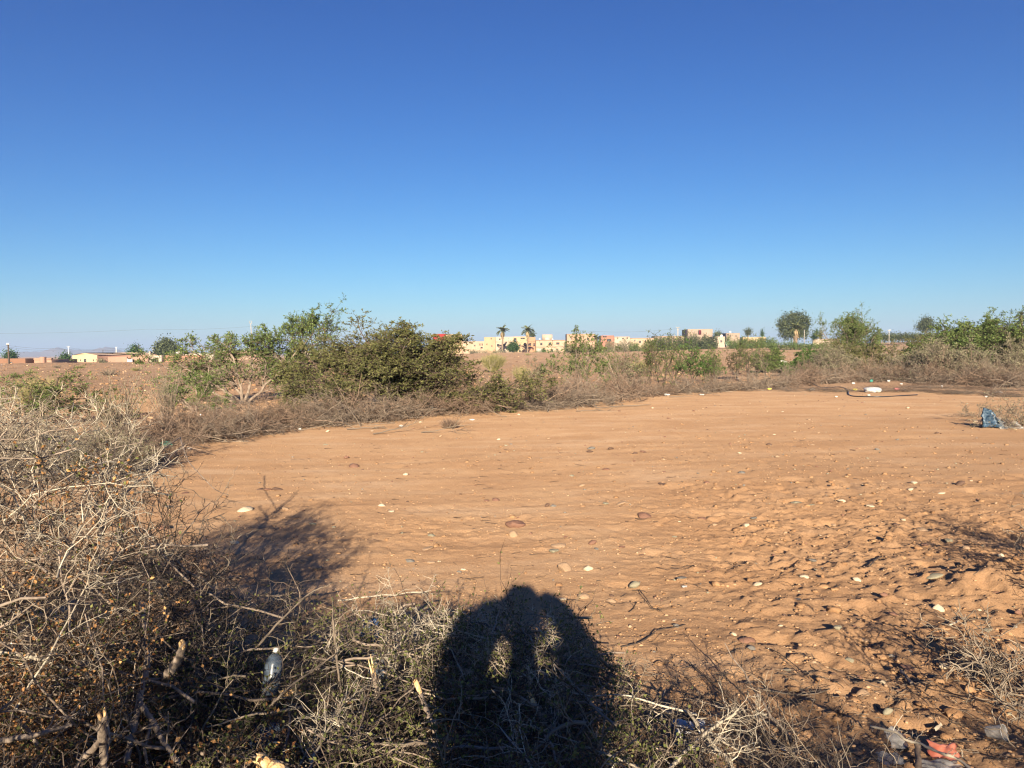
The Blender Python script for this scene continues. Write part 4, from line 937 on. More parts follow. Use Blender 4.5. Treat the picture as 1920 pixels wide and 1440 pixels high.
# right-hand vegetation
plant('feathery_acacia', 'feathery blue green acacia on the right skyline with a round airy crown', 'tree', gp(1592, 700), 71, 3.5, 2.1, M['acacia_leaf'], M['bark'], scl=(.92, .9, 1.06), stems=11, n2=11, n3=10, n4=4, leaf_n=5, L=.085, leafW=.4, spread=(8, 60), r0=.05, droop=-.02, flat=.1, wob=.12)
for i, (px, py, h, w, lm, lb) in enumerate([
      (1515, 705, 1.55, 1.5, 'bright', 'dense bright green bush left of the feathery acacia'), (1440, 700, 1.35, 1.1, 'acacia', 'green bush at the end of the dark tree belt'), (1615, 706, 1.9, 1.8, 'olive', 'olive green bush under the feathery acacia'),
      (1560, 712, 1.7, 1.5, 'dusty', 'grey dusty bush between the bright green bush and the white sack'), (1690, 712, 1.3, 1.4, 'dusty', 'grey green bush with dark hollows right of the white sack'), (1745, 715, 1.5, 1.5, 'dusty', 'dusty bush in front of the big right acacia'),
      (1800, 716, 1.35, 1.6, 'dusty', 'low dusty bush below the big right acacia'), (1870, 716, 1.45, 1.7, 'dusty', 'dusty bush at the right edge under the acacia'), (1730, 690, 1.9, 1.5, 'olive', 'yellowish green bush left of the big right acacia')]):
    plant('thorn_bush', lb, 'bush', gp(px, py), 80 + i, h, w * .8, M[lm + '_leaf'], M['hedge_twig2'], scl=(1.45, 1.25, 1.12 if px < 1640 else 1.42), stems=12, n2=11, n3=9, n4=3, leaf_n=5 if lm != 'dusty' else 2, L=.06 if lm != 'dusty' else .045, spread=(8, 70), r0=.02, droop=.04, wob=.18, group='bushes behind the right part of the hedge')
plant('acacia_tree', 'huge spreading dark green acacia filling the right edge', 'tree', gp(1868, 708), 95, 3.35, 3.3, M['acacia_leaf'], M['bark_dark'], scl=(1.5, 1.2, 1.03), n2=13, n3=13, n4=4, leaf_n=4, L=.085, group=AC, r0=.06, droop=.03, flat=.3,
      dirs=[(-1.0, 0, .75), (-.7, .1, 1.0), (-.4, -.1, 1.15), (-.1, .2, 1.25), (.2, 0, 1.25), (.5, -.2, 1.1), (.8, .2, .95), (1.1, 0, .7), (-.9, -.4, .5), (0, -.7, .7), (.7, -.6, .6)])
plant('acacia_tree', 'lower olive tinged acacia at the far right corner of the hedge', 'tree', gp(1935, 712), 96, 2.5, 2.3, M['olive_leaf'], M['bark_dark'], n2=10, n3=10, n4=4, leaf_n=5, L=.07, group=AC, r0=.05, droop=.03, flat=.2, stems=8, spread=(10, 65))
plant('thorn_bush', 'dry grey bush around the blue plastic sheet at the right edge', 'bush', gp(1912, 800), 97, .75, .9, M['dusty_leaf'], M['hedge_twig2'], stems=9, n2=8, n3=6, n4=2, leaf_n=1, L=.03, spread=(10, 75), r0=.009, droop=.05)
plant('thorn_bush', 'wispy grey bush left of the blue plastic sheet', 'bush', gp(1828, 782), 98, .42, .7, M['dusty_leaf'], M['hedge_twig2'], stems=8, n2=7, n3=5, n4=2, leaf_n=1, L=.02, spread=(20, 78), r0=.006, droop=.05)
plant('acacia_tree', 'dense dark acacia crown just left of the huge right edge acacia', 'tree', gp(1822, 704), 195, 3.1, 2.0, M['acacia_leaf'], M['bark_dark'], n2=11, n3=11, n4=4, leaf_n=5, L=.075, group=AC, r0=.05, droop=.03, flat=.3, stems=9, spread=(8, 62), scl=(1.3, 1.1, 1.15))
for i, (px, py) in enumerate([(1500, 733), (1545, 731), (1590, 734), (1650, 729), (1700, 733), (1745, 735), (1790, 737), (1835, 739), (1880, 741), (1925, 744), (1720, 726), (1775, 729), (1830, 730), (1885, 732)]):
    q = gp(px, py); link('thorn_litter', HM[i % 7], None, q, i * 1.7, 'low layer of broken thorn twigs on the ground, ' + ['left of the hose', 'at the hose start', 'above the hose bend', 'behind the white sack', 'right of the pink bottle', 'under the dusty bush', 'below the big acacia', 'left of the flat cream box', 'right of the flat cream box', 'at the right border', 'behind the pink bottle', 'between dusty bush and acacia', 'behind the flat cream box', 'in the right corner scrub'][i], 'twig litter', 'twig litter before the right hedge', scale=(1.2, 1.0, .22))
# left: the nearer scrub between the big heap and the field
plant('thorn_shrub', 'flat topped dark green thorn shrub cut by the left edge', 'shrub', gp(30, 800), 101, 1.45, 1.5, M['acacia_leaf'], M['bark_dark'], scl=(1.35, 1, 1), n2=8, n3=8, n4=3, leaf_n=5, L=.035, r0=.025, flat=.5, droop=.02,
      dirs=[(-.9, 0, .8), (-.3, .2, 1), (.2, -.1, 1.0), (.7, 0, .9), (1.0, .1, .75), (.5, -.3, .6)])
plant('arching_shrub', 'thorn shrub with a bare arching stem and flat green sprays at left', 'shrub', gp(165, 795), 102, 1.45, 1.25, M['acacia_leaf'], M['bark_dark'], n2=6, n3=6, n4=3, leaf_n=5, L=.032, r0=.022, flat=.6, droop=.10, wob=.1,
      dirs=[(-.7, 0, 1.0), (-.25, .1, 1.15), (.6, .1, .75), (.2, -.2, .9)])
tuft('broom_shrub', 'yellow green drooping broom tuft behind the arching stem at left', 'shrub', gp(72, 770), 103, 1.0, .9, 320, M['broom'], rad=.006)
tuft('broom_shrub', 'thin upright broom stems rising left of the hedge end', 'shrub', gp(225, 850), 104, 1.25, .5, 60, M['grey_twig'], rad=.008, leafy=5)
tuft('broom_shrub', 'wispy grey green broom at the hedge end beside the leftmost tree', 'shrub', gp(315, 800), 105, 1.3, .5, 70, M['hedge_twig2'], rad=.005, leafy=3)
tuft('broom_shrub', 'low grey green broom clump behind the bleached thorns at left', 'shrub', gp(190, 890), 106, .62, 1.0, 500, M['hedge_twig2'], rad=.004, leafy=4)
tuft('broom_shrub', 'low grey green broom clump at the left edge behind the bleached thorns', 'shrub', gp(60, 880), 107, .70, 1.1, 420, M['hedge_twig2'], rad=.004, leafy=4)
for i, (px, py, s, w) in enumerate([(40, 850, 1.1, 'at the left edge behind the bleached thorns'), (130, 850, 1.0, 'behind the bleached thorns'), (215, 870, .9, 'between the bleached thorns and the sand'), (290, 860, .8, 'at the sand edge left of the hedge'), (100, 900, .9, 'directly behind the tallest bleached thorns')]):
    q = gp(px, py); link('thorn_heap', HM[i], None, q, i * 1.3, 'low heap of grey thorn branches %s' % w, 'brush heap', 'thorn heaps at far left', scale=(s, s, s * .8))

# ---- litter by the hedge
def crumple(name, label, cat, px, py, w, h, m, seed, flat=.5, rz=0, group=None, lift=0.0, par=None, sub=I2):
    """a crumpled sack or scrap: a creased closed skin"""
    q = gp(px, py); d = q.y / FPX; W = w * d / 2; H = h * d; r = np.random.default_rng(seed)
    V, F = sub; V = V.copy(); k = r.normal(size=(7, 3)) * 2.6; ph = r.uniform(0, 6, 7)
    disp = sum(np.abs(np.sin(V @ k[i] + ph[i])) for i in range(7)) / 7
    V = V * (.62 + .75 * disp)[:, None]; V += r.normal(size=V.shape) * .035
    V = V * np.array([W, max(.02, W * flat), H / 2]); V[:, 2] = np.maximum(V[:, 2] + H * .42, 0)
    g = Geo().add(V, F)
    t = g.mesh(name, m); o = link(name, t, None, (q.x, q.y, q.z + lift), rz, label, cat, group); return o
M['plastic_white'] = mat('white_plastic', (0.40, 0.38, 0.35), (0.66, 0.64, 0.60), 20, .45, spec=.4)
M['plastic_blue'] = mat('blue_plastic', (0.02, 0.055, 0.10), (0.10, 0.15, 0.20), 22, .5, spec=.5, ramp=(.4, .6))
M['plastic_black'] = mat('black_plastic', (0.010, 0.012, 0.015), (0.03, 0.035, 0.04), 12, .35, spec=.5)
M['plastic_clear'] = mat('clear_plastic', (0.55, 0.55, 0.55), (0.75, 0.75, 0.75), 12, .18, spec=.6, alpha=.45)
M['film_dull'] = mat('dusty_film', (0.16, 0.16, 0.16), (0.36, 0.36, 0.35), 30, .3, spec=.5, alpha=.5)
M['plastic_yellow'] = mat('yellow_plastic', (0.60, 0.50, 0.08), (0.75, 0.65, 0.16), 12, .5)
M['plastic_pink'] = mat('pink_plastic', (0.62, 0.17, 0.17), (0.72, 0.28, 0.26), 12, .5)
M['plastic_green'] = mat('teal_plastic', (0.03, 0.22, 0.17), (0.06, 0.32, 0.25), 12, .4)
crumple('plastic_sack', 'big white crumpled plastic sack lying at the hedge foot', 'sack', 1636, 736, 30, 11, M['plastic_white'], 15, .8)
crumple('plastic_sack', 'black plastic bag caught under the right side of the dome shaped tree', 'bag', 812, 776, 28, 26, M['plastic_black'], 6, .6)
crumple('plastic_bag', 'teal plastic bag half hidden at the left end of the hedge', 'bag', 312, 838, 22, 12, M['plastic_green'], 7, .5)
crumple('cloth_scrap', 'cream cloth scrap caught on top of the hedge below the bright green bush', 'scrap', 1468, 700, 14, 9, M['plastic_white'], 8, .5, lift=.55)
LIT = [(1443, 731, 8, 4, 'yellow', 'yellow wrapper at the hedge foot left of the hose'), (1521, 730, 14, 3, 'white', 'flat white plastic strip left of the hose'), (1603, 732, 8, 4, 'yellow', 'pale yellow can left of the white sack'), (1682, 732, 11, 5, 'pink', 'pink plastic bottle right of the white sack'),
       (1634, 716, 6, 6, 'green', 'teal scrap hanging above the white sack'), (1600, 722, 6, 4, 'white', 'small white wrapper above the hose bend'), (1666, 718, 6, 4, 'white', 'white scrap above the pink bottle'), (1690, 722, 5, 3, 'white', 'white shred right above the pink bottle'), (1483, 712, 4, 4, 'white', 'white cup lid in the twigs below the cloth scrap'),
       (1250, 742, 11, 5, 'white', 'crumpled white paper at the hedge foot under the saplings'), (1316, 741, 9, 3, 'white', 'flat white carton by the hedge below the concrete block'), (1189, 741, 4, 6, 'white', 'small white scrap beside the sand gap in the hedge'), (1873, 738, 13, 4, 'white', 'flat cream box at the right end of the hedge'),
       (1913, 690, 4, 4, 'white', 'white speck of plastic in the right edge bushes'), (1766, 727, 4, 4, 'white', 'white wrapper bit below the big acacia'), (1864, 724, 4, 4, 'white', 'white shred among stubs near the flat cream box'), (1849, 745, 5, 3, 'white', 'white flake above the blue plastic sheet'),
       (562, 806, 6, 4, 'white', 'white flake below the upright thorn tree'), (705, 791, 7, 3, 'white', 'white shred below the dome shaped tree'), (752, 800, 8, 3, 'white', 'white paper scrap on the sand in front of the dome shaped tree'), (885, 788, 10, 3, 'white', 'pale crumbs of plastic right of the round dry tuft'), (355, 842, 8, 4, 'white', 'white flake beside the teal bag'), (1568, 745, 5, 3, 'white', 'tiny white scrap below the hose end'), (1629, 742, 6, 3, 'white', 'white scrap just under the white sack'), (228, 870, 26, 7, 'white', 'white plastic scrap behind the forked stem at left')]
for i, (px, py, w, h, c, lb) in enumerate(LIT):
    crumple('litter_scrap', lb, 'litter', px, py, w, h, M['plastic_' + c], 300 + i, .6, sub=I1, group='plastic scraps along the hedge')
# black irrigation hose
pts = [(1500, 716, .25), (1522, 722, .12), (1535, 727, .03), (1555, 727, .03), (1573, 725, .02), (1585, 728, .03), (1591, 734, .03), (1590, 740, .02), (1597, 744, .02), (1625, 745, .02), (1660, 745, .02), (1685, 743, .02), (1720, 741, .02)]
P = []
for px, py, dz in pts: q = gp(px, py); P.append((q.x, q.y, q.z + dz))
P = np.array(P); tt = np.linspace(0, len(P) - 1, 60); P = np.stack([np.interp(tt, np.arange(len(P)), P[:, j]) for j in range(3)], 1)
for _ in range(4): P[1:-1] = (P[:-2] + P[1:-1] * 2 + P[2:]) / 4
o = Geo().tubes(P[None], np.full((1, 60), .017), 7).obj('irrigation_hose', M['plastic_black']); tag(o, 'black irrigation hose bending in front of the white sack', 'hose')
# pale fallen pole on the sand
P = []
for px, py in [(1117, 768), (1140, 766), (1165, 763.5), (1190, 763), (1221, 760)]: q = gp(px, py); P.append((q.x, q.y, q.z + .04))
o = Geo().tubes(np.array(P)[None], np.array([[.008, .014, .017, .015, .008]]), 6).obj('fallen_pole', M['grey_twig']); tag(o, 'pale barkless pole lying on the sand in front of the hedge', 'pole')
# blue plastic sheet
def sheet():
    r = np.random.default_rng(17); n = 14; m_ = 10; q = gp(1868, 803); k = q.y / FPX
    U, Vv = np.meshgrid(np.linspace(0, 1, n), np.linspace(0, 1, m_), indexing='ij')
    X = (-22 + 44 * U + 10 * Vv * (1 - U)) * k; Z = (2 + 36 * Vv * (1 - .72 * U)) * k; Yy = .10 * np.sin(U * 7 + Vv * 3) + Vv * .18 + .05 * r.normal(size=U.shape) * .6
    V = np.stack([X, Yy, Z], -1); V = np.concatenate([V.reshape(-1, 3), (V + np.array([0, .03, 0])).reshape(-1, 3)])
    idx = np.arange(n * m_).reshape(n, m_); A = np.stack([idx[:-1, :-1], idx[1:, :-1], idx[1:, 1:], idx[:-1, 1:]], -1).reshape(-1, 4)
    t = thing('plastic_sheet', 'torn blue and clear plastic sheet snagged in the grey bush at right', 'plastic sheet', q)
    Geo().add(V, None, np.concatenate([A, A[:, ::-1] + n * m_])).obj('blue_film', M['plastic_blue'], t)
    U, Vv = np.meshgrid(np.linspace(.45, 1.25, 10), np.linspace(-.05, .6, 7), indexing='ij')
    X = (-24 + 52 * U) * k; Z = (1 + 44 * Vv * (1 - .5 * U)) * k; Yy = -.08 + .10 * np.sin(U * 9 + Vv * 5) + r.normal(size=U.shape) * .03
    idx = np.arange(70).reshape(10, 7); A = np.stack([idx[:-1, :-1], idx[1:, :-1], idx[1:, 1:], idx[:-1, 1:]], -1).reshape(-1, 4)
    Geo().add(np.stack([X, Yy, Z], -1), None, A).obj('clear_film', M['film_dull'], t)
sheet()
# ================================================================== NEAR: stones, clods, the thorn heaps, litter, the photographer
def pt(px, py, h=0.0):
    """the point seen in that direction that lies h metres above the ground there"""
    d = ray(px, py); Y = (CAM_H - h) / -d.z
    for _ in range(4): Y = (CAM_H - h - float(gz(d.x * Y, Y))) / -d.z
    return (d.x * Y, Y, CAM_H + d.z * Y)

def soil_bits():
    r = np.random.default_rng(41)
    n = 26000; Y = 2.3 + 11 * r.uniform(0, 1, n) ** 1.5; X = r.uniform(-.72, .8, n) * (Y + .3)
    dens = .20 + .95 * rough_zone(X, Y) + .5 * (fbm(X * 1.7, Y * 1.7, 3, 71) > .56); k = r.uniform(0, 1, n) < dens; X, Y = X[k], Y[k]; n = len(X)
    S = .0028 + .0075 * r.uniform(0, 1, n) ** 3
    rocks(Geo(), np.stack([X, Y, gz(X, Y) + S * .15], 1), S * (1 + Y * .05), r, jit=.3).obj('soil_crumbs', M['crumb'], kind='stuff', label='loose crumbs of red earth scattered over the bare ground')
    n = 5000; Y = 2.6 + 14 * r.uniform(0, 1, n) ** 1.3; X = r.uniform(-.5, .8, n) * (Y + .3)
    dens = 1.5 * rough_zone(X, Y) ** 1.6 * (.3 + 1.2 * (fbm(X * 1.3, Y * 1.3, 3, 72) > .52)) + .02; k = r.uniform(0, 1, n) < dens; X, Y = X[k], Y[k]; n = len(X)
    S = .008 + .028 * r.uniform(0, 1, n) ** 3
    V = np.stack([X, Y, gz(X, Y) + S * .12], 1)
    rocks(Geo(), V, S, r, I1, .55, .30).obj('soil_clods', M['clod'], kind='stuff', label='broken earth clods on the rough ploughed right side of the bare ground')
    print('crumbs', len(k), 'clods', n)
    # pebbles too small to pick out
    g = {}; n = 1800; Y = 3.2 + 24 * r.uniform(0, 1, n) ** 1.15; X = r.uniform(-.42, .75, n) * Y
    k_ = Y < np.interp(X / Y, _fu, _fy) + 1.0; X, Y = X[k_], Y[k_]; n = len(X)
    S = (.0045 + .010 * r.uniform(0, 1, n) ** 2.5) * (1 + Y * .035); ms = ['tan', 'dark brown', 'tan', 'red brown', 'grey green', 'slate grey', 'tan', 'red brown']
    P = np.stack([X, Y, gz(X, Y) + S * .2], 1); kk = r.integers(0, 8, n)
    for j, mname in enumerate(dict.fromkeys(ms)):
        sel = np.array([ms[q] == mname for q in kk])
        rocks(Geo(), P[sel], S[sel], r, I0, .6, .18).obj('pebbles', STONE[mname], kind='stuff', smooth=True, label='small %s pebbles strewn over the bare ground' % mname)
soil_bits()

# ---- individual stones
def stone_shapes():
    out = []
    for i in range(9):
        r = np.random.default_rng(200 + i); V, F = (I2 if i < 6 else I1); V = V.copy()
        for _ in range(9):      # a few flat faces, then bumps
            n_ = unit(r.normal(size=3)); c = r.uniform(.42, .80); d = V @ n_; V -= np.outer(np.maximum(d - c, 0), n_) * .8
        k = r.normal(size=(4, 3)) * 2.0; V *= (1 + .07 * sum(np.sin(V @ k[j] + j) for j in range(4)))[:, None]
        out.append((V, F))
    return out
SHP = stone_shapes()
SM = {(i, c): Geo().add(v, f).mesh('stone', m, smooth=True) for i, (v, f) in enumerate(SHP) for c, m in STONE.items()}
sr = random.Random(12)
def stone(px, py, w, col, label, ratio=.6, group=None, sink=.30, shape=None, pos=None):
    q = gp(px, py) if pos is None else pos; d = q.y / FPX; a = w * d / 2 if pos is None else w
    c = a * ratio * sr.uniform(.85, 1.1); b = a * sr.uniform(.65, .95)
    o = link('stone', SM[(shape if shape is not None else sr.randrange(9), col)], None, (q.x, q.y, q.z + c * (1 - 2 * sink) * .8), None, label, 'stone', group, scale=(a, b, c))
    o.rotation_euler = (sr.uniform(-.15, .15), sr.uniform(-.15, .15), sr.uniform(-.5, .5)); return o
HERO = [
 (967, 986, 38, 'red brown', 'large dark red brown stone lying just beyond the tip of the photographer shadow', .62), (1207, 967, 29, 'red brown', 'smooth red brown oval stone right of the largest stone', .6),
 (962, 1005, 21, 'tan', 'tan upright stone directly below the largest red brown stone', .9), (460, 958, 28, 'cream', 'flat cream stone alone on the smooth left side', .45),
 (1058, 1068, 30, 'tan', 'big tan grey stone half buried above the right shoulder of the shadow', .9), (1104, 1068, 19, 'cream', 'pale wedge shaped stone right of the half buried tan stone', .8),
 (1190, 1097, 22, 'grey green', 'rounded pale grey stone with a black shadow at its left', .75), (1094, 1120, 28, 'tan', 'flat tan stone lying beside the shadow of the raised arm', .5),
 (1056, 1126, 17, 'cream', 'small cream stone touching the arm shadow', .6), (1145, 1126, 22, 'tan', 'domed tan stone below the rounded pale grey stone', .6),
 (1760, 1141, 27, 'cream', 'big angular cream stone with a sharp shadow near the right earth mound', .95), (1620, 1298, 32, 'tan', 'rounded brownish tan stone in the lower right by the twig shadows', .65),
 (1585, 1302, 32, 'tan', 'flat tan slab left of the rounded stone at lower right', .25), (1400, 1202, 38, 'red brown', 'long flat reddish banded stone in the cracked lower middle', .42), (1408, 1217, 17, 'slate grey', 'small dark stone under the long reddish banded stone', .6),
 (1507, 1083, 19, 'cream', 'pale cream stone in the right middle, left of its yellowish twin', .6), (1606, 1086, 17, 'cream', 'yellowish cream stone right of its paler twin', .75), (1752, 1075, 34, 'grey green', 'long grey green stone at the foot of the earth mound', .4),
 (1039, 1034, 23, 'grey green', 'dark green oval stone in front of the flat tan one', .45), (1046, 1025, 35, 'tan', 'long flat tan stone right behind the dark green oval one', .3), (1111, 1020, 18, 'red brown', 'small reddish stone right of the long flat tan stone', .6),
 (1119, 1030, 11, 'slate grey', 'tiny dark grey stone under the small reddish stone', .6), (929, 939, 17, 'red brown', 'rounded reddish stone, right one of a touching pair', .6), (913, 940, 12, 'red brown', 'smaller reddish stone, left one of a touching pair', .5),
 (1026, 950, 11, 'dark brown', 'tiny dark red stone, left one of a touching dark pair', .8), (1038, 950, 13, 'slate grey', 'tiny slate stone, right one of a touching dark pair', .5), (664, 876, 19, 'red brown', 'orange red stone alone far up the smooth left side', .6),
 (1109, 842, 16, 'slate grey', 'bluish slate stone in the far cluster of dark stones', .55), (1105, 848, 15, 'dark brown', 'dark red stone right under the bluish slate stone', .4), (1146, 843, 14, 'dark brown', 'dark brown stone right of the bluish slate stone', .6),
 (1191, 851, 10, 'dark brown', 'dark reddish pebble, left of two far ones', .6), (1206, 848, 12, 'red brown', 'reddish pebble, right of two far ones', .5), (1137, 881, 14, 'red brown', 'lone reddish stone in the far middle of the smooth track', .55),
 (1091, 912, 13, 'tan', 'tan pebble in the middle of the smooth track', .6), (1241, 908, 18, 'dark brown', 'thin dark stone lying flat in the smooth track', .25), (1391, 887, 13, 'slate grey', 'blue grey stone at the far edge of the rough ground', .6),
 (521, 918, 20, 'dark brown', 'dark brown stone, right end of a row of three at left', .5), (503, 919, 17, 'red brown', 'reddish stone, middle of a row of three at left', .45), (488, 918, 13, 'dark brown', 'small dark stone, left end of a row of three', .4),
 (316, 951, 16, 'slate grey', 'dark flat stone beside the big thorn heap', .4), (308, 992, 22, 'red brown', 'reddish tan stone next to the big thorn heap twigs', .6), (308, 1043, 11, 'tan', 'small orange stone at the corner of the big thorn heap', .8),
 (348, 924, 17, 'red brown', 'flat red stone level with the earth at left', .15), (440, 1019, 17, 'cream', 'cream stone at the left end of the thorn heap shadow', .5), (768, 1052, 20, 'slate grey', 'grey stone between the two shadows', .4),
 (808, 1005, 17, 'grey green', 'small grey green stone above the gap between the shadows', .6), (803, 1028, 28, 'tan', 'flat tan stone in the gap between the shadows', .3), (1728, 992, 26, 'tan', 'big tan clod like stone on the rough right side', .6),
 (1680, 987, 15, 'dark brown', 'dark brown stone left of the big tan one', .6), (1414, 971, 19, 'slate grey', 'black slate stone at the left of the rough ground', .4), (1463, 976, 17, 'dark brown', 'dark red brown flat stone right of the black slate one', .35),
 (1494, 941, 22, 'grey green', 'pale green grey stone pile piece in the rough ground', .5), (1578, 941, 19, 'cream', 'bright cream stone in the rough middle right', .6), (1633, 950, 19, 'cream', 'wide cream stone over a black shadow in the rough ground', .4),
 (1688, 957, 17, 'dark brown', 'flat red stone in the rough ground below the cream ones', .2), (1498, 1123, 24, 'slate grey', 'flat olive slate stone in the lower right middle', .25), (1645, 844, 10, 'slate grey', 'small grey stone far right on the smooth track', .6),
 (1600, 844, 14, 'dark brown', 'small dark red flat stone far right on the smooth track', .3), (1443, 834, 13, 'dark brown', 'dark reddish stone far off before the hedge', .5), (1800, 910, 18, 'dark brown', 'pyramid shaped brown stone at the right of the track', .8),
 (1765, 926, 15, 'cream', 'yellowish flat stone over a dark hollow at right', .4), (1714, 907, 14, 'cream', 'cream wedge stone at right with a long shadow', .6), (1780, 1016, 18, 'grey green', 'grey green oblong stone standing left of the twig shadows', .7),
 (1850, 1182, 22, 'grey green', 'grey green stone half sunk near the right border', .3), (1845, 1252, 24, 'grey green', 'mossy grey stone among the right twig shadows', .6), (1672, 1228, 14, 'cream', 'yellow stone in the lower right debris', .5), (1706, 1222, 14, 'cream', 'white chip of stone in the lower right debris', .5),
 (1700, 1252, 28, 'red brown', 'long brown stone beneath the white chip', .35), (1592, 1232, 20, 'grey green', 'grey oval stone left of the lower right debris', .5), (1655, 1278, 11, 'cream', 'cream block stone beside the dark stick piece', .9), (1664, 1340, 22, 'grey green', 'grey brown domed stone above the litter', .7),
 (1268, 1175, 12, 'slate grey', 'small grey dome stone at the end of the dark twig', .8), (1475, 1253, 18, 'grey green', 'flat grey green stone above the curved twig', .2), (1278, 1088, 20, 'slate grey', 'thin dark stone in the middle right foreground', .25),
 (849, 952, 9, 'tan', 'little tan pebble up the smooth middle', .6), (760, 891, 13, 'cream', 'pale yellow pebble left of the middle of the track', .5), (935, 825, 8, 'cream', 'tiny white pebble far in the middle', .6), (958, 833, 7, 'slate grey', 'tiny black pebble far in the middle', .6),
 (1325, 906, 12, 'red brown', 'brownish pebble at the far left of the rough ground', .5), (1175, 944, 12, 'tan', 'tan pebble right of the reddish pair', .5), (1136, 945, 14, 'grey green', 'light grey pebble in the middle distance', .5), (1165, 945, 20, 'tan', 'sand coloured flat stone in the middle distance', .35),
]
for (px, py, w, c, lb, ra) in HERO: stone(px, py, w, c, lb, ra)
used = [gp(h[0], h[1]) for h in HERO]
cols = ['tan'] * 6 + ['cream'] * 4 + ['red brown'] * 4 + ['dark brown'] * 2 + ['grey green'] * 3 + ['slate grey'] * 2
zones = [(lambda x, y: y > 13, 'on the far bare earth before the hedge'), (lambda x, y: rough_zone(x, y) > .35 and y > 5.5, 'among the clods of the rough right side'), (lambda x, y: x > .8 and y <= 5.5, 'in the twiggy lower right foreground'), (lambda x, y: x < -.6, 'on the smooth left side of the bare earth'), (lambda x, y: True, 'on the smooth middle of the bare earth')]
cnt = 0
while cnt < 215:
    Y = 3.6 + 19 * sr.random() ** 1.25; X = sr.uniform(-.42, .74) * Y
    if Y > float(np.interp(X / Y, _fu, _fy)) - .4: continue
    rz_ = float(rough_zone(X, Y))
    if sr.random() > .20 + rz_ * 1.1: continue
    if X < .9 - (Y - 3.1) * .0 and Y < 4.1 + max(0, -X) * .8: continue
    a = (.011 + .023 * sr.random() ** 2.0) * (1 + Y * .035)
    if min((Vector((X, Y, 0)) - Vector((u.x, u.y, 0))).length for u in used[:len(HERO)]) < .10: continue
    c = sr.choice(cols); w = next(t for f, t in zones if f(X, Y)); sz = 'thumb sized' if a < .018 else 'egg sized' if a < .027 else 'fist sized'
    dist_, hi = min(((X - u.x) ** 2 + (Y - u.y) ** 2, i_) for i_, u in enumerate(used)); u = used[hi]; nick = HERO[hi][4]
    for cut in (',', ' lying', ' with ', ' touching', ' in ', ' at ', ' alone', ' beside', ' next', ' under', ' right', ' left', ' directly', ' below', ' behind', ' above', ' of ', ' over ', ' standing', ' among', ' half', ' level', ' far ', ' up ', ' beneath', ' near', ' nearer', ' on ', ' before', ' from'): nick = nick.split(cut)[0]
    dw = ('right of' if X > u.x else 'left of') if abs(X - u.x) * 1.2 > abs(Y - u.y) * .6 else ('beyond' if Y > u.y else 'in front of')
    lb_ = '%s %s stone %s%s the %s' % (sz, c, 'just ' if dist_ < .09 else 'well ' if dist_ > 1.0 and dw.endswith('of') and dw != 'in front of' else '', dw, nick)
    if dist_ > 1.0 or nick.count(' ') < 1: lb_ = '%s %s stone %s, %s third' % (sz, c, w, 'left' if X / Y < -.05 else 'middle' if X / Y < .33 else 'right')
    if len(lb_.split()) > 16: lb_ = ' '.join(lb_.replace(' sized', '').split()[:16])
    stone(0, 0, a, c, lb_, sr.uniform(.35, .8), group='loose stones ' + w, pos=Vector((X, Y, float(gz(X, Y))))); cnt += 1

# ---- the big heap of cut thorn at left and the lower heap across the foreground
def shape_big(x, y):
    return 1.52 * np.exp(-(np.abs((x + 2.30) / .88) ** 2.6 + np.abs((y - 3.15) / .95) ** 2.6)) + .95 * np.exp(-(np.abs((x + 2.0) / .85) ** 3 + np.abs((y - 2.1) / .8) ** 3)) + 1.12 * np.exp(-(np.abs((x + 1.12) / .66) ** 4 + np.abs((y - .95) / .48) ** 4))
def shape_low(x, y):
    edge = 3.95 - .62 * np.clip(x + .15, 0, 9) + .12 * np.sin(x * 7) + .1 * np.sin(x * 17 + 2) - .55 * np.clip(-1.45 - x, 0, .0)
    h = .44 - .26 * sstep(.0, 1.0, x) - .16 * sstep(.9, 1.7, x)
    return h * sstep(0, .40, edge - y) * (.75 + .5 * fbm(x * 2.1, y * 2.1, 3, 55)) * sstep(2.0, 1.5, x)
def heap_samples(r, n, shape, xr, yr, zr, zmin=.05):
    x = r.uniform(*xr, n * 4); y = r.uniform(*yr, n * 4); h = shape(x, y); k = np.where(r.uniform(0, 1, n * 4) < np.clip(h / .5, .0, 1))[0]; k = k[h[k] > zmin][:n]
    return np.stack([x[k], y[k], h[k] * r.uniform(*zr, len(k))], 1)
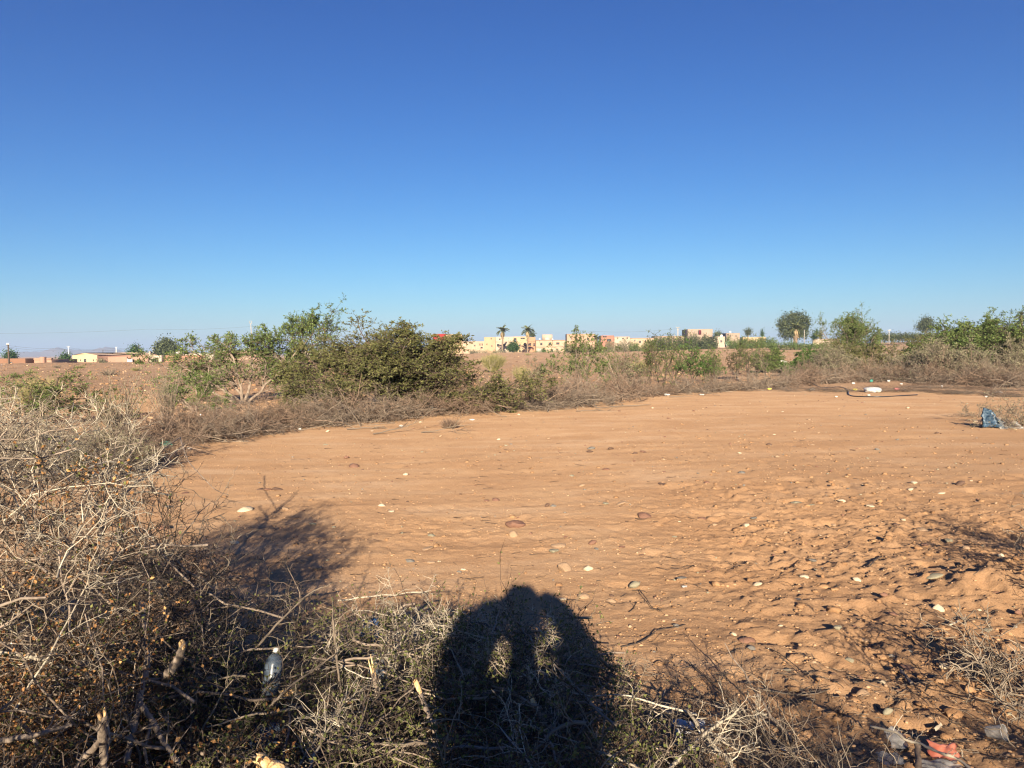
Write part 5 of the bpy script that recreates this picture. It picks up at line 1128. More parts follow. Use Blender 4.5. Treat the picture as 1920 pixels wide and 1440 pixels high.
def brush(r, C, Ln, el, br, n2, n3, twr, zig, bend=.03, n4=0, lvset=(), wob=.15, sides1=5, lr=(.25, .55), K2=6, K3=5, zcap=1.40):
    def cap(P):
        over = P[:, :, 2].max(axis=1) - zcap; P[:, :, 2] -= np.maximum(over, 0)[:, None]; P[:, :, 2] = np.maximum(P[:, :, 2], .005)
        return P
    n = len(C); a = r.uniform(0, 2 * math.pi, n); e = np.radians(r.uniform(*el, n)); L_ = r.uniform(*Ln, n)
    D = np.stack([np.cos(a) * np.cos(e), np.sin(a) * np.cos(e), np.sin(e)], 1); S = C - D * L_[:, None] * .5; S[:, 2] = np.maximum(S[:, 2], .0)
    gs, gt = Geo(), Geo()
    P1, R1 = grow(S, D, L_, br * r.uniform(.6, 1.6, n), 9, r, .12, .12, bend, 0, .3, .005); cap(P1); gs.tubes(P1, R1, sides1)
    s, d, rr, ln = kids(P1, R1, n2, r, .08, 1, (30, 75), lr, .55); P2, R2 = grow(s, d, ln, np.maximum(rr, twr), K2, r, .17, zig, bend * .4, 0, .45, .005); gt.tubes(P2, R2, 3)
    s, d, rr, ln = kids(P2, R2, n3, r, .08, 1, (35, 85), (.25, .65), .7); P3, R3 = grow(s, d, ln, np.maximum(rr, twr * .75), K3, r, .2, zig * 1.25, 0, 0, .5, .005); gt.tubes(P3, R3, 3)
    if n4:
        s, d, rr, ln = kids(P3, R3, n4, r, .1, 1, (45, 90), (.15, .35), .7); P4, R4 = grow(s, d, ln, np.maximum(rr, twr * .55), 3, r, .1, 0, 0, 0, .3, .005); gt.tubes(P4, R4, 3)
    for (lg, cnt_, L, ok) in lvset:
        m_ = ok(P3[:, 0, 0], P3[:, 0, 1]) if ok else np.ones(len(P3), bool)
        if m_.any(): leafset(lg, P3[m_], cnt_, r, L, L * .68, .05, .2)
    return gs, gt

r = np.random.default_rng(61)
T = thing('thorn_pile', 'tall pile of cut thorn branches at left, bleached twigs on top', 'brush pile', (-2.3, 3.0, 0))
def into(t, g, name, m, **k):
    o = g.obj(name, m, **k); o.parent = t; o.matrix_parent_inverse = Matrix.Translation(-Vector(t.location)); return o
gl, gb = Geo(), Geo()
C = np.concatenate([heap_samples(r, 45, shape_big, (-3.4, -1.0), (1.2, 4.0), (.0, .5)), heap_samples(r, 170, shape_big, (-3.6, -1.3), (1.3, 4.3), (.05, .92))])
hump = heap_samples(r, 200, shape_big, (-1.85, -.42), (.45, 1.35), (.1, .95))
gs, gt = brush(r, C, (.4, 1.0), (-15, 65), .0050, 10, 6, .0022, .22, n4=2, lvset=[(gb, 4, .0140, lambda x, y: (y > 1.5) & ((y < 2.75) | (x < -2.9))), (gl, 2, .013, lambda x, y: y < 2.9)])
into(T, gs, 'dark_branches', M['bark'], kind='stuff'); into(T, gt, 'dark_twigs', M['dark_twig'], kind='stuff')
gs, gt = brush(r, hump, (.25, .5), (-15, 40), .0045, 10, 6, .0022, .22, n4=1, zcap=1.08)
into(T, gs, 'near_branches', M['bark'], kind='stuff'); into(T, gt, 'near_twigs', M['dark_twig'], kind='stuff')
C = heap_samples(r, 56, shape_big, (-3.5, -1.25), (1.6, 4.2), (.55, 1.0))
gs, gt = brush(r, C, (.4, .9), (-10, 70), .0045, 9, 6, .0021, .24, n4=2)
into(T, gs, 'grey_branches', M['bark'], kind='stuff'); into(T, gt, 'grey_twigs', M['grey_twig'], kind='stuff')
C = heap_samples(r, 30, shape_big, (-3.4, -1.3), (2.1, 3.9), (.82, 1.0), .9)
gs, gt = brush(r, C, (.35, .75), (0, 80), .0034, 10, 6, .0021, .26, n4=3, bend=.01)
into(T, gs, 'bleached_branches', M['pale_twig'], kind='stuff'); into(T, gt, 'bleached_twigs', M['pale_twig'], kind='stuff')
into(T, gb, 'dry_leaves', M['brown_leaf'], kind='stuff'); into(T, gl, 'green_leaves', M['green_leaf'], kind='stuff')

T = thing('thorn_pile', 'low tangle of cut thorn and straw across the bottom, under the photographer shadow', 'brush pile', (-.4, 2.6, 0))
gl, gb = Geo(), Geo()
C = heap_samples(r, 250, shape_low, (-1.9, 1.7), (1.5, 4.0), (.0, .92))
gs, gt = brush(r, C, (.35, .85), (-12, 28), .0050, 9, 7, .0019, .2, n4=1, zcap=.40, lvset=[(gl, 2, .014, lambda x, y: x < .6), (gb, 2, .017, lambda x, y: (x < -.75) & (y < 2.75))])
into(T, gs, 'branches', M['bark'], kind='stuff'); into(T, gt, 'dark_twigs', M['dark_twig'], kind='stuff')
C = heap_samples(r, 75, shape_low, (-1.7, 1.5), (1.8, 4.0), (.5, 1.05))
gs, gt = brush(r, C, (.3, .7), (-8, 50), .0048, 8, 6, .0018, .14, n4=1, wob=.12, zcap=.42, lvset=[(gl, 3, .013, lambda x, y: x < .5)])
into(T, gs, 'grey_branches', M['grey_twig'], kind='stuff'); into(T, gt, 'straw_twigs', M['grey_twig'], kind='stuff')
C = np.concatenate([heap_samples(r, 20, shape_low, (-.8, 1.0), (2.4, 3.9), (.75, 1.05)), heap_samples(r, 24, shape_low, (-.80, -.10), (3.1, 3.95), (.3, 1.05))])
gs, gt = brush(r, C, (.25, .55), (0, 50), .0035, 8, 6, .0017, .12, n4=1, zcap=.42); 
for k in gt.v: pass
gs.v += gt.v; off = 0
g2 = Geo(); g2.v = gs.v; g2.n = gs.n + gt.n; g2.f3 = gs.f3 + [f + gs.n for f in gt.f3]; g2.f4 = gs.f4 + [f + gs.n for f in gt.f4]
into(T, g2, 'pale_straw', M['pale_twig'], kind='stuff')
into(T, gb, 'dry_leaves', M['brown_leaf'], kind='stuff'); into(T, gl, 'green_leaves', M['green_leaf'], kind='stuff')

# loose twig litter lying on the earth
def twig_litter():
    r = np.random.default_rng(83); n = 900
    Y = 2.35 + 4.2 * r.uniform(0, 1, n) ** 1.6; X = r.uniform(-.1, .75, n) * (Y + .4)
    d = np.exp(-((Y - 2.6) / 1.0) ** 2) + .5 * np.exp(-((Y - (4.0 - .6 * X)) / .4) ** 2) + .10; k = r.uniform(0, 1, n) < d; X, Y = X[k], Y[k]; n = len(X)
    a = r.uniform(0, 6.28, n); D = np.stack([np.cos(a), np.sin(a), np.zeros(n)], 1)
    P, Rd = grow(np.stack([X, Y, gz(X, Y) + .006], 1), D, .04 + .16 * r.uniform(0, 1, n) ** 2, r.uniform(.0012, .0032, n), 6, r, .22, .1, 0, 0, .5)
    P[:, :, 2] = gz(P[:, :, 0], P[:, :, 1]) + .004 + .006 * r.uniform(0, 1, (n, 6)); g = Geo().tubes(P, Rd, 3)
    s, dd, rr, ln = kids(P, Rd, 2, r, .2, 1, (25, 60), (.2, .5), .7); dd[:, 2] = np.abs(dd[:, 2]) * .5; P2, R2 = grow(s, dd, ln, rr, 4, r, .2, .1, 0, 0, .5); g.tubes(P2, R2, 3)
    g.obj('twig_litter', M['dark_twig'], kind='stuff', label='dark dead twigs lying on the earth in the lower right')
    n = 420; Y = 4.4 + 9 * r.uniform(0, 1, n) ** 1.2; X = r.uniform(-.32, .72, n) * Y; a = r.normal(size=n) * .5
    D = np.stack([np.cos(a), np.sin(a), np.zeros(n)], 1); P, Rd = grow(np.stack([X, Y, gz(X, Y) + .006], 1), D, .03 + .13 * r.uniform(0, 1, n) ** 2, r.uniform(.0015, .004, n), 6, r, .2, .1)
    P[:, :, 2] = gz(P[:, :, 0], P[:, :, 1]) + .003 + .006 * r.uniform(0, 1, (n, 6)); Geo().tubes(P, Rd, 3).obj('root_bits', M['dark_twig'], kind='stuff', label='thin dark roots and twig bits scattered over the open earth')
    n = 1500; Y = 2.3 + 1.5 * r.uniform(0, 1, n) ** 1.3; X = r.uniform(.0, 2.3, n); a = r.uniform(0, 6.28, n)
    D = np.stack([np.cos(a), np.sin(a), np.zeros(n)], 1); P, Rd = grow(np.stack([X, Y, gz(X, Y) + .008], 1), D, r.uniform(.02, .09, n), r.uniform(.0008, .0018, n), 4, r, .15)
    P[:, :, 2] = gz(P[:, :, 0], P[:, :, 1]) + .004 + .010 * r.uniform(0, 1, (n, 4)); Geo().tubes(P, Rd, 3).obj('straw_litter', M['grey_twig'], kind='stuff', label='broken straw and bark bits on the earth in the lower right')
    n = 500; Y = 2.3 + 1.3 * r.uniform(0, 1, n); X = r.uniform(.2, 2.3, n); g = Geo(); g.leaves(np.stack([X, Y, gz(X, Y) + .006], 1), rdir(n, r) * np.array([1, 1, .3]), np.tile([0, 0, 1.], (n, 1)) + rdir(n, r) * .4, r.uniform(.008, .02, n), r.uniform(.006, .012, n))
    g.obj('fallen_leaves', M['brown_leaf'], kind='stuff', label='dry brown leaves on the earth in the lower right')
twig_litter()

# ---- single branches one can pick out
def hero(name, label, pts, r0, r1, m, cat='branch', spurs=6, spur_len=.12, seed=0, torn=None, extra=(), group=None, spur_mat=None, sides=8):
    r = np.random.default_rng(seed + 700); W = np.array([pt(*p) for p in pts]); o0 = W[0].copy(); W = W - o0
    n = max(12, len(W) * 5); tt = np.linspace(0, len(W) - 1, n); P = np.stack([np.interp(tt, np.arange(len(W)), W[:, j]) for j in range(3)], 1)
    for _ in range(3): P[1:-1] = (P[:-2] + 2 * P[1:-1] + P[2:]) / 4
    P[1:-1] += r.normal(size=(n - 2, 3)) * r0 * .16
    Rd = np.linspace(r0, r1, n) * (1 + .10 * r.normal(size=n)); Rd[2::6] *= 1.15
    t = thing(name, label, cat, o0, group=group); g = Geo().tubes(P[None], Rd[None], sides, cap=True)
    for ex in extra:
        E = np.array([pt(*p) for p in ex[0]]) - o0; n2 = 12; te = np.linspace(0, len(E) - 1, n2); E = np.stack([np.interp(te, np.arange(len(E)), E[:, j]) for j in range(3)], 1)
        E[1:-1] += r.normal(size=(n2 - 2, 3)) * ex[1] * .2; g.tubes(E[None], np.linspace(ex[1], ex[2], n2)[None], 6)
    g.obj('stem', m, t, smooth=True)
    if spurs:
        s, d, rr, ln = kids(P[None], Rd[None], spurs, r, .1, .97, (35, 75), (.2, .2), .45); ln[:] = spur_len * r.uniform(.4, 1.4, len(ln)); d[:, 2] = np.abs(d[:, 2]) * .8
        P2, R2 = grow(s, d, ln, np.maximum(rr * .8, .0015), 5, r, .16, .22, 0, 0, .4); g = Geo().tubes(P2, R2, 4)
        s, d, rr, ln = kids(P2, R2, 3, r, .2, 1, (35, 80), (.25, .6), .7); P3, R3 = grow(s, d, ln, np.maximum(rr, .001), 4, r, .18, .2, 0, 0, .4); g.tubes(P3, R3, 3)
        g.obj('side_twigs', spur_mat or m, t, kind='stuff')
    if torn:      # splintered pale end: a bundle of unequal slivers
        e = P[-1] if torn > 0 else P[0]; dr = unit(P[-1] - P[-3]) if torn > 0 else unit(P[0] - P[2]); rad = (r1 if torn > 0 else r0); L = abs(torn); k = 9
        q = rdir(k, r); q -= (q @ dr)[:, None] * dr; S = e + unit(q) * rad * .55 - dr * rad * 1.2
        Ls = L * r.uniform(.35, 1.0, k); Pp = S[:, None, :] + dr[None, None, :] * (Ls[:, None, None] * np.linspace(0, 1, 4)[None, :, None]) + unit(q)[:, None, :] * rad * .25 * np.linspace(0, 1, 4)[None, :, None]
        Geo().tubes(Pp, rad * .55 * np.array([[1.0, .95, .7, .12]]) * r.uniform(.7, 1.1, (k, 1)), 5).obj('torn_end', M['broken_wood'], t)
    return t

hero('forked_branch', 'thick grey forked stem standing in the bleached thorns at left', [(228, 1015, .55), (220, 965, .68), (217, 925, .80), (206, 893, .9), (186, 868, .96), (178, 850, 1.0)], .013, .005, M['bark'], 'branch', 7, .18, 1,
     extra=[([(218, 905, .85), (250, 880, .90), (290, 853, .94), (338, 820, 1.0)], .0085, .004), ([(222, 938, .76), (255, 905, .82), (300, 880, .84), (325, 850, .92), (346, 832, .95)], .0085, .004)])
hero('arching_branch', 'thin branch with green buds hanging over the sand right of the forked stem', [(338, 822, .8), (352, 865, .66), (380, 895, .58), (405, 920, .5), (428, 928, .46)], .005, .002, M['bark'], 'branch', 9, .10, 2)
hero('thorn_branch', 'dark thorny branch reaching right over the sand beside the big pile', [(240, 1010, .3), (275, 995, .34), (300, 985, .38), (325, 975, .4), (341, 963, .42)], .0035, .0015, M['dark_twig'], 'branch', 10, .05, 3)
hero('bleached_branch', 'long straight bleached twig rising out of the thorn pile at left edge of sand', [(272, 1030, .5), (277, 995, .6), (283, 970, .7), (289, 940, .8)], .003, .002, M['pale_twig'], 'branch', 3, .06, 4)
hero('bleached_branch', 'bleached twig spray on the top right of the thorn pile', [(245, 870, 1.0), (245, 840, 1.1), (243, 815, 1.2), (252, 798, 1.25)], .0035, .002, M['pale_twig'], 'branch', 12, .14, 5)
hero('bleached_branch', 'tall bleached twig standing over the top left of the thorn pile', [(100, 850, 1.1), (118, 815, 1.2), (134, 780, 1.32), (138, 755, 1.38)], .0035, .002, M['pale_twig'], 'branch', 10, .15, 6)
hero('bleached_branch', 'bleached forked branch curving down to the bottom of the sand corner', [(120, 1020, .6), (150, 1030, .62), (185, 1050, .6), (220, 1056, .62), (262, 1054, .66), (300, 1045, .7), (328, 1040, .72)], .0045, .002, M['pale_twig'], 'branch', 12, .14, 7)
hero('bleached_branch', 'bleached arching branch low on the left pile beside the dark shadow', [(180, 1090, .5), (215, 1072, .56), (240, 1062, .6), (275, 1068, .55), (310, 1060, .55), (350, 1068, .5)], .004, .002, M['pale_twig'], 'branch', 10, .12, 8)
hero('sloping_branch', 'smooth grey branch sloping down through the dark shadow at left', [(275, 1072, .55), (295, 1110, .5), (315, 1135, .45), (330, 1150, .4), (345, 1185, .35)], .009, .007, M['bark'], 'branch', 5, .1, 9)
hero('crossing_branch', 'pinkish white branch entering from the left edge over the brown leaves', [(-20, 1222, .55), (40, 1228, .55), (90, 1240, .55), (130, 1255, .52), (165, 1268, .5)], .0075, .006, M['pale_twig'], 'branch', 5, .1, 10)
hero('broken_branch', 'thick stem with an orange torn cut face standing in the middle of the left pile', [(300, 1290, .42), (318, 1262, .5), (335, 1232, .58), (343, 1208, .64)], .017, .013, M['bark'], 'cut stem', 2, .12, 11, torn=.045)
hero('broken_branch', 'upright grey stick with a splintered yellow top at bottom left', [(198, 1470, .62), (195, 1430, .68), (192, 1385, .76), (191, 1342, .84)], .0085, .0085, M['bark'], 'cut stem', 0, .1, 12, torn=.05, extra=[([(130, 1460, .6), (160, 1418, .66), (190, 1385, .74)], .009, .008)])
hero('gnarled_branch', 'dark grey gnarled stem running down through the brown leaves', [(265, 1130, .62), (272, 1190, .58), (277, 1245, .52), (265, 1290, .48), (258, 1330, .44), (245, 1380, .40), (240, 1430, .36)], .012, .010, M['bark'], 'branch', 8, .12, 13)
hero('gnarled_branch', 'grey stem slanting to the lower right below the torn cut face', [(262, 1318, .46), (285, 1350, .42), (308, 1395, .38), (338, 1435, .34)], .009, .008, M['bark'], 'branch', 5, .12, 14)
hero('gnarled_branch', 'pale grey stem lying across the bottom left corner', [(-10, 1390, .6), (50, 1382, .6), (100, 1368, .6), (135, 1360, .6)], .008, .005, M['bark'], 'branch', 6, .12, 15)
hero('split_timber', 'thick split pale timber end at the bottom edge, left of the middle', [(560, 1470, .40), (520, 1445, .42), (485, 1426, .44)], .020, .020, M['broken_wood'], 'cut stem', 0, .1, 16, torn=.05)
hero('torn_stick', 'thin upright stick with a torn yellow tip above the clear bottle', [(640, 1300, .26), (632, 1245, .38), (626, 1190, .5), (624, 1140, .6)], .005, .0035, M['grey_twig'], 'branch', 9, .12, 17)
hero('torn_stick', 'torn brown stick with orange tip beside the grey bag', [(712, 1330, .2), (705, 1290, .3), (700, 1262, .36)], .011, .009, M['bark'], 'cut stem', 2, .1, 18, torn=.09)
hero('torn_stick', 'leaning split stick left of the photographer shadow', [(825, 1420, .18), (815, 1370, .28), (800, 1330, .36), (786, 1295, .42)], .012, .009, M['bark'], 'cut stem', 3, .1, 19, torn=.08)
hero('torn_stick', 'torn stick with a pale face inside the photographer shadow', [(1030, 1380, .18), (1015, 1345, .26), (1000, 1318, .31)], .012, .010, M['bark'], 'cut stem', 2, .1, 20, torn=.06)
hero('long_branch', 'long thin branch crossing behind the clear bottle', [(500, 1330, .3), (545, 1285, .36), (590, 1255, .4), (630, 1225, .43)], .0045, .003, M['grey_twig'], 'branch', 8, .12, 21)
hero('long_branch', 'grey forked branch rising toward the upper right over the low tangle', [(480, 1215, .35), (515, 1175, .42), (550, 1140, .46), (580, 1112, .5), (605, 1100, .52)], .005, .003, M['grey_twig'], 'branch', 8, .12, 22)
hero('budding_branch', 'slim stem with yellow green buds in front of the dark heap shadow', [(375, 1135, .3), (390, 1110, .38), (405, 1085, .44), (412, 1062, .5)], .004, .002, M['grey_twig'], 'branch', 8, .1, 23)
hero('pale_branch', 'pale bare branch pointing right in the lower right tangle', [(1240, 1460, .22), (1285, 1410, .26), (1320, 1378, .28), (1355, 1352, .3), (1380, 1336, .32)], .0075, .004, M['pale_twig'], 'branch', 8, .14, 24)
hero('pale_branch', 'pale forked branch running down to the bottom edge right of the photographer shadow', [(1288, 1330, .26), (1310, 1362, .24), (1335, 1395, .22), (1365, 1425, .2), (1378, 1450, .2)], .006, .0075, M['pale_twig'], 'branch', 12, .16, 25)
hero('pale_branch', 'thin pale branch spreading right above the black scrap', [(1300, 1355, .2), (1345, 1385, .22), (1390, 1410, .2), (1425, 1400, .24)], .0045, .002, M['pale_twig'], 'branch', 10, .12, 26)
hero('pale_branch', 'smooth pale branch crossing over the orange wrapper at the bottom right', [(1632, 1362, .25), (1682, 1373, .27), (1697, 1388, .27), (1722, 1393, .27), (1765, 1413, .28), (1792, 1420, .28), (1830, 1450, .28)], .0042, .0048, M['pale_twig'], 'branch', 7, .07, 27, sides=10)
hero('ground_twig', 'dark crooked twig lying on the earth right of the arm shadow', [(1165, 1213, .012), (1200, 1205, .02), (1222, 1190, .02), (1229, 1182, .02), (1262, 1177, .02), (1285, 1171, .012)], .0042, .002, M['dark_twig'], 'twig', 5, .04, 28)
hero('ground_twig', 'thin dark twig with thorns between the two tan stones', [(1198, 1105, .02), (1212, 1122, .03), (1222, 1140, .01), (1240, 1144, .03)], .003, .002, M['dark_twig'], 'twig', 6, .05, 29)
hero('ground_twig', 'bent dark twig on the earth below the flat grey green stone', [(1430, 1293, .02), (1470, 1300, .02), (1500, 1303, .03), (1535, 1300, .02), (1560, 1290, .012)], .0035, .002, M['grey_twig'], 'twig', 6, .06, 30)
hero('ground_twig', 'straight dark twig pointing at the reddish banded stone', [(1296, 1245, .03), (1320, 1265, .02), (1345, 1290, .02), (1365, 1305, .01)], .003, .002, M['dark_twig'], 'twig', 5, .05, 31)
hero('ground_twig', 'forked dark twig under the flat tan slab', [(1440, 1215, .012), (1462, 1225, .03), (1500, 1255, .03), (1520, 1275, .02)], .003, .0015, M['dark_twig'], 'twig', 8, .06, 32)
hero('stick_piece', 'short brown stick piece in the lower right debris', [(1690, 1258, .02), (1700, 1270, .02), (1710, 1282, .02)], .008, .008, M['bark'], 'stick', 0, .05, 33)
hero('stick_piece', 'short dark stick casting a shadow below the rough ground', [(1630, 1062, .02), (1640, 1050, .02), (1652, 1043, .02)], .006, .005, M['bark_dark'], 'stick', 1, .05, 34)
hero('stick_piece', 'pale splinter of wood beside the angular cream stone', [(1780, 1172, .02), (1790, 1168, .03), (1798, 1164, .03)], .006, .004, M['pale_twig'], 'stick', 0, .05, 35)
hero('dark_post', 'dark charred stick standing between the clear wrapper and the orange wrapper', [(1722, 1450, .02), (1720, 1400, .05), (1718, 1380, .08)], .012, .010, M['bark_dark'], 'stick', 0, .05, 36)

# ---- bushes at the right border and behind the photographer (their shadows fall into the picture)
plant('bare_bush', 'grey twiggy bush leaning in from the right border above the earth mound', 'bush', (4.15, 4.75, 0), 201, .8, .9, None, M['dark_twig'], stems=12, n2=9, n3=7, n4=3, leaf_n=0, spread=(15, 75), r0=.008, droop=.04, twigm=M['grey_twig'])
plant('bare_bush', 'low bleached twig bush leaning in from the lower right border', 'bush', (2.75, 3.05, 0), 202, .5, .9, None, M['grey_twig'], stems=13, n2=8, n3=7, n4=3, leaf_n=0, spread=(30, 85), r0=.006, droop=.05, twigm=M['grey_twig'])
plant('bare_bush', 'bare thorn bush standing right behind the photographer', 'bush', (1.5, -.5, 0), 203, 1.3, 1.0, None, M['dark_twig'], stems=17, n2=9, n3=7, n4=3, leaf_n=0, spread=(10, 50), r0=.010, droop=.02)
plant('bare_bush', 'second bare thorn bush further right behind the photographer', 'bush', (2.3, -.8, 0), 204, 1.2, .9, None, M['dark_twig'], stems=11, n2=8, n3=6, n4=2, leaf_n=0, spread=(10, 55), r0=.010, droop=.02)

# ---- litter in the foreground
M['dull_clear'] = mat('dusty_clear_film', (0.20, 0.19, 0.18), (0.40, 0.38, 0.36), 30, .3, spec=.5, alpha=.5)
M['bottle'] = mat('bluish_clear_plastic', (0.09, 0.12, 0.16), (0.17, 0.21, 0.26), 8, .3, spec=.4, alpha=.6)  # grey-blue of the bottle's shaded spot is put into the colour
M['wrapper_red'] = mat('orange_red_wrapper', (0.36, 0.10, 0.06), (0.52, 0.20, 0.13), 25, .35, spec=.5)
M['wrapper_blue'] = mat('dark_blue_wrapper', (0.01, 0.035, 0.12), (0.03, 0.10, 0.25), 25, .3, spec=.5)
def lathe(prof, m, name, parent, n=20, rip=0.0):
    V = []; F = []
    for i, (rad, z) in enumerate(prof):
        for j in range(n): a = j * 2 * math.pi / n; q = rad * (1 + rip * math.sin(a * 5)); V.append((q * math.cos(a), q * math.sin(a), z))
    for i in range(len(prof) - 1):
        for j in range(n): F.append([i*n+j, i*n+(j+1) % n, (i+1)*n+(j+1) % n, (i+1)*n+j])
    return Geo().add(V, None, F).obj(name, m, parent, smooth=True)
q = pt(505, 1304, .22); t = thing('plastic_bottle', 'empty clear bluish plastic bottle lodged upright in the dark twigs', 'bottle', q); t.rotation_euler = (R(-20), R(4), 0); t.scale = (.9,) * 3
lathe([(.0, .012), (.018, .004), (.028, .0), (.036, .014), (.0385, .035), (.039, .07), (.0375, .085), (.039, .10), (.039, .135), (.037, .150), (.028, .168), (.016, .180), (.013, .186)], M['bottle'], 'body', t, rip=.015)
lathe([(.013, .186), (.0125, .196), (.0125, .205), (.0, .206)], M['plastic_white'], 'neck', t)
lathe([(.0392, .088), (.0396, .094), (.0396, .128), (.0392, .134)], M['bottle'], 'band', t)
def film(name, label, cat, px, py, h, w, hh, m, seed, tilt=0.0, nx=12, ny=9, rz=0, amp=.012, th=.0015):
    """a creased sheet of film or card with thickness"""
    r = np.random.default_rng(seed); q = pt(px, py, h); U, Vv = np.meshgrid(np.linspace(-.5, .5, nx), np.linspace(-.5, .5, ny), indexing='ij')
    k = r.normal(size=(5, 2)) * 7; ph = r.uniform(0, 6, 5); Z = sum(np.abs(np.sin(U * k[i, 0] + Vv * k[i, 1] + ph[i])) for i in range(5)) / 5 * amp * 2.2
    U2 = U * (1 + .12 * np.sin(Vv * 9 + seed)); V2 = Vv * (1 + .15 * np.sin(U * 8 + seed * 2))
    P = np.stack([U2 * w, V2 * hh, Z], -1); n = nx * ny; idx = np.arange(n).reshape(nx, ny); A = np.stack([idx[:-1, :-1], idx[1:, :-1], idx[1:, 1:], idx[:-1, 1:]], -1).reshape(-1, 4)
    V = np.concatenate([P.reshape(-1, 3), P.reshape(-1, 3) - [0, 0, th]]); rim = [[a, b, b + n, a + n] for e in (idx[0], idx[-1], idx[:, 0], idx[:, -1]) for a, b in zip(e[:-1], e[1:])]
    o = Geo().add(V, None, np.concatenate([A, A[:, ::-1] + n, np.array(rim)])).obj(name, m); o.location = q; o.rotation_euler = (R(tilt), 0, rz); tag(o, label, cat); return o
film('wrapper', 'dark blue crushed wrapper in the twigs above the grey bag', 'wrapper', 695, 1185, .22, .085, .12, M['wrapper_blue'], 3, 60)
film('plastic_bag', 'grey plastic bag piece hanging in the twigs left of the photographer shadow', 'bag', 722, 1242, .2, .13, .15, M['bottle'], 4, 40)
film('paper_scrap', 'crumpled white paper on the ground in the lower right tangle', 'paper', 1292, 1372, .05, .13, .09, M['plastic_white'], 5, 25)
film('plastic_bag', 'black plastic scrap beside the crumpled white paper', 'bag', 1312, 1400, .03, .12, .09, M['plastic_black'], 6, 15)
film('plastic_bag', 'clear plastic bag crumpled under the pale branch at the bottom right', 'bag', 1678, 1392, .02, .075, .09, M['dull_clear'], 7, 30, amp=.02)
film('plastic_bag', 'torn clear film below the crumpled clear bag at the bottom edge', 'bag', 1668, 1430, .02, .09, .06, M['dull_clear'], 8, 15, amp=.015)
film('snack_wrapper', 'orange red torn wrapper under the pale branch at the bottom right', 'wrapper', 1768, 1412, .02, .105, .075, M['wrapper_red'], 9, 24, rz=-.35, amp=.010)
film('plastic_strip', 'clear plastic strip below the orange red wrapper', 'wrapper', 1760, 1440, .01, .15, .05, M['dull_clear'], 10, 10)
film('dry_leaf', 'pale yellow dry leaf standing on edge above the orange wrapper', 'leaf', 1758, 1363, .03, .07, .014, M['pale_twig'], 11, 60, rz=.7, nx=8, ny=4, amp=.003)
film('dry_leaf', 'orange curled dead leaf at the corner of the big thorn pile', 'leaf', 172, 1030, .6, .035, .05, M['brown_leaf'], 12, 60, nx=5, ny=5, amp=.006)
film('cigarette_pack', 'little flat blue scrap among twig shadows at the bottom', 'scrap', 1470, 1404, .015, .03, .024, M['wrapper_blue'], 13, 15, nx=5, ny=4, amp=.004)
film('foil_scrap', 'shiny silver foil scrap on the smooth middle ground', 'scrap', 1283, 1101, .012, .035, .02, M['plastic_white'], 14, 20, nx=6, ny=5, amp=.006)
film('cardboard', 'brownish card piece in the dark hollow left of the grey bag', 'cardboard', 545, 1300, .1, .09, .07, M['broken_wood'], 15, 30, nx=6, ny=6)
film('plastic_bag', 'dusty grey bag piece deep in the twigs below the clear bottle', 'bag', 500, 1385, .15, .11, .10, M['bottle'], 16, 35)
q = pt(1850, 1385, .0); t = thing('plastic_cup', 'crushed clear plastic cup lying near the right border', 'cup', (q[0], q[1], q[2] + .03)); t.rotation_euler = (R(70), R(10), R(35))
t.scale = (.75,) * 3; lathe([(.0, .0), (.026, .0), (.028, .004), (.032, .05), (.038, .085), (.040, .088)], M['dull_clear'], 'body', t, rip=.06); lathe([(.040, .088), (.042, .089), (.042, .092), (.040, .092)], M['plastic_clear'], 'rim', t)

# ---- the photographer, whose shadow lies in the picture
M['skin'] = mat('skin', (0.45, 0.26, 0.17), (0.52, 0.31, 0.21), 8, .5)
M['jacket'] = mat('dark_jacket_cloth', (0.05, 0.06, 0.08), (0.08, 0.09, 0.11), 30, .9)
M['trousers'] = mat('dark_trousers', (0.03, 0.035, 0.05), (0.05, 0.055, 0.07), 30, .9)
M['hood'] = mat('dark_hood_cloth', (0.015, 0.010, 0.008), (0.03, 0.022, 0.018), 60, .6)
def skinned(name, verts, edges, rad, m, parent, root=0, sub=1):
    me = bpy.data.meshes.new(name); me.from_pydata(verts, edges, []); me.update(); me.materials.append(m)
    o = bpy.data.objects.new(name, me); COL.objects.link(o); o.parent = parent
    sk = o.modifiers.new('skin', 'SKIN'); sk.use_smooth_shade = True
    for i, rr in enumerate(rad):
        me.skin_vertices[0].data[i].radius = rr if isinstance(rr, tuple) else (rr, rr)
        me.skin_vertices[0].data[i].use_root = (i == root)
    s = o.modifiers.new('subdivision', 'SUBSURF'); s.levels = sub; s.render_levels = sub; return o
t = thing('person', 'person in a dark coat holding up a phone, seen only as the foreground shadow', 'person', (0.0, -.42, 0))
V = [(0, 0, .95), (0, -.01, 1.12), (0, 0, 1.30), (0, .0, 1.42), (0, .02, 1.48), (0, .05, 1.56), (0, .05, 1.63)]
Ra = [(.15, .11), (.14, .10), (.17, .11), (.10, .075), .052, (.072, .09), (.062, .075)]
E = [(0, 1), (1, 2), (2, 3), (3, 4), (4, 5), (5, 6)]
JV, JE, JR = [(0, 0, .60), (0, -.01, 1.0), (0, 0, 1.26), (0, 0, 1.47)], [(0, 1), (1, 2), (2, 3)], [(.26, .18), (.27, .18), (.27, .17), (.25, .15)]
TV, TE, TR = [(0, 0, .94)], [], [(.17, .125)]
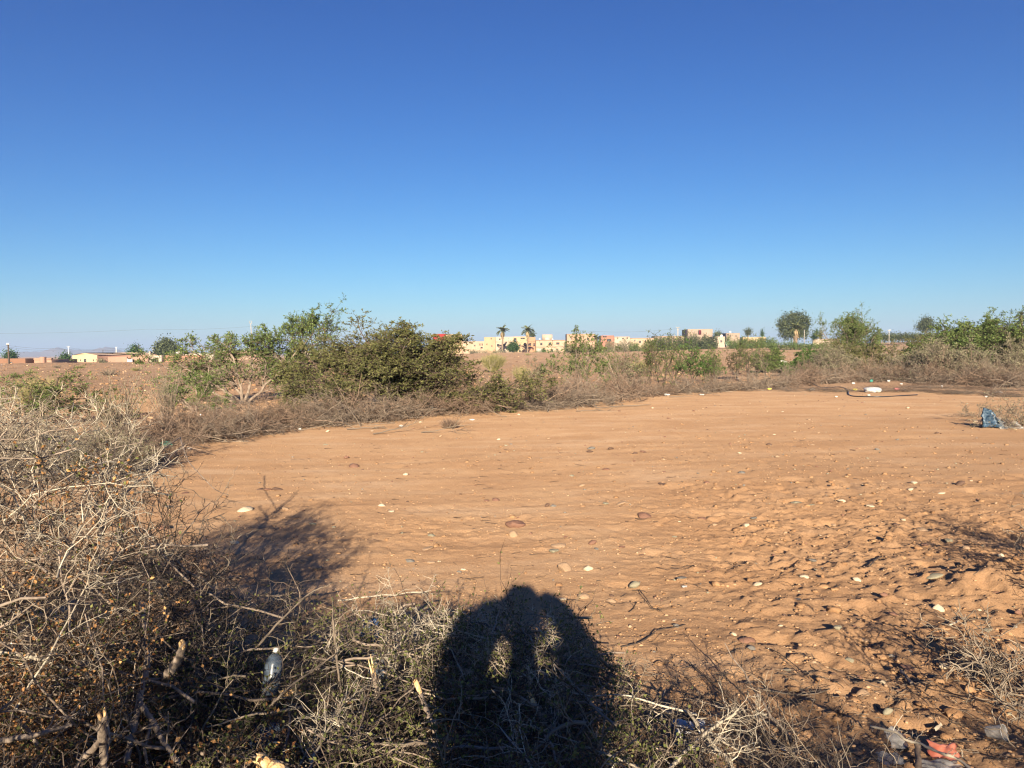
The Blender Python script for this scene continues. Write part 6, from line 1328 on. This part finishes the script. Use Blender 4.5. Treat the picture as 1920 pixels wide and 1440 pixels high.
for s in (-1, 1):
    b = len(V); V += [(s * .19, 0, 1.38), (s * (.33 if s > 0 else .29), .12, 1.53 if s > 0 else 1.42), (s * .22, .27, 1.615 if s > 0 else 1.55), (s * .105, .365, 1.60), (s * .09, .38, 1.635)]; Ra += [.058, .045, .038, .028, (.035, .022)]
    E += [(2, b), (b, b+1), (b+1, b+2), (b+2, b+3), (b+3, b+4)]
    j = len(JV); JV += [(s * .17, 0, 1.36)] + ([(.30, .12, 1.48), (.225, .25, 1.585), (.115, .345, 1.64)] if s > 0 else [(-.28, .12, 1.37), (-.225, .25, 1.50), (-.12, .345, 1.61)]); JR += [.15, .125, .09 if s > 0 else .15, .07 if s > 0 else .09]; JE += [(2, j), (j, j+1), (j+1, j+2), (j+2, j+3)]
    b = len(V); V += [(s * .10, 0, .88), (s * .12, .03, .50), (s * .13, -.01, .10), (s * .14, .12, .04)]; Ra += [.09, .058, .042, (.04, .03)]; E += [(0, b), (b, b+1), (b+1, b+2), (b+2, b+3)]
    k = len(TV); TV += [(s * .10, 0, .86), (s * .12, .03, .50), (s * .13, -.01, .10)]; TR += [.105, .078, .062]; TE += [(0, k), (k, k+1), (k+1, k+2)]
    for f in range(4):   # fingers behind the phone, thumb in front
        b = len(V); z = 1.615 + f * .014; V += [(s * .085, .395, z), (s * .072, .408, z + .004), (s * .050, .406, z + .006)]; Ra += [.008, .0075, .006]; E += [(b, b+1), (b+1, b+2)]
        E.append((len(V) - 3 - f * 3 - 1 if False else (12 if False else b), b + 1)) if False else None
    b = len(V); V += [(s * .088, .372, 1.62), (s * .070, .362, 1.635), (s * .052, .366, 1.645)]; Ra += [.010, .009, .0075]; E += [(b, b+1), (b+1, b+2)]
# join every finger to its palm so the body is one skin
palm_ix = [i for i, v in enumerate(V) if abs(v[2] - 1.635) < 1e-6 and abs(abs(v[0]) - .09) < 1e-6]
for i, v in enumerate(V):
    if (abs(abs(v[0]) - .085) < 1e-6 or abs(abs(v[0]) - .088) < 1e-6): E.append(([p for p in palm_ix if V[p][0] * v[0] > 0][0], i))
skinned('body', V, E, Ra, M['skin'], t, 0, 1)
skinned('jacket', JV, JE, JR, M['jacket'], t, 1, 1)
skinned('trousers', TV, TE, TR, M['trousers'], t, 0, 1)
hv, hf = I2; hv = hv * np.array([.125, .13, .14]) * (1 + .05 * np.sin(hv[:, :1] * 9) * np.sin(hv[:, 2:] * 8)) + np.array([0, .035, 1.625]);  # hood over the head, widened to narrow the light gaps in the shadow
hv[:, 2] = np.maximum(hv[:, 2], 1.60 - .03 * (hv[:, 1] < .03)); Geo().add(hv, hf).obj('hood', M['hood'], t, smooth=True)
for s in (-1, 1):
    Geo().box((s * .14, .07, .035), (.10, .28, .07)).obj('shoe', M['bark_dark'], t)
    e = Geo().add(I1[0] * .012 + np.array([s * .033, .128, 1.575]), I1[1]).obj('eye', M['whitepaint'], t); Geo().add(I1[0] * np.array([.012, .02, .03]) + np.array([s * .078, .045, 1.57]), I1[1]).obj('ear', M['skin'], t)
Geo().add(I1[0] * np.array([.013, .02, .026]) + np.array([0, .145, 1.55]), I1[1]).obj('nose', M['skin'], t)
ph = Geo().box((0, -.03, 1.655), (.15, .009, .075)).obj('phone', M['darkmetal']); tag(ph, 'dark phone held level in both hands of the photographer', 'phone')
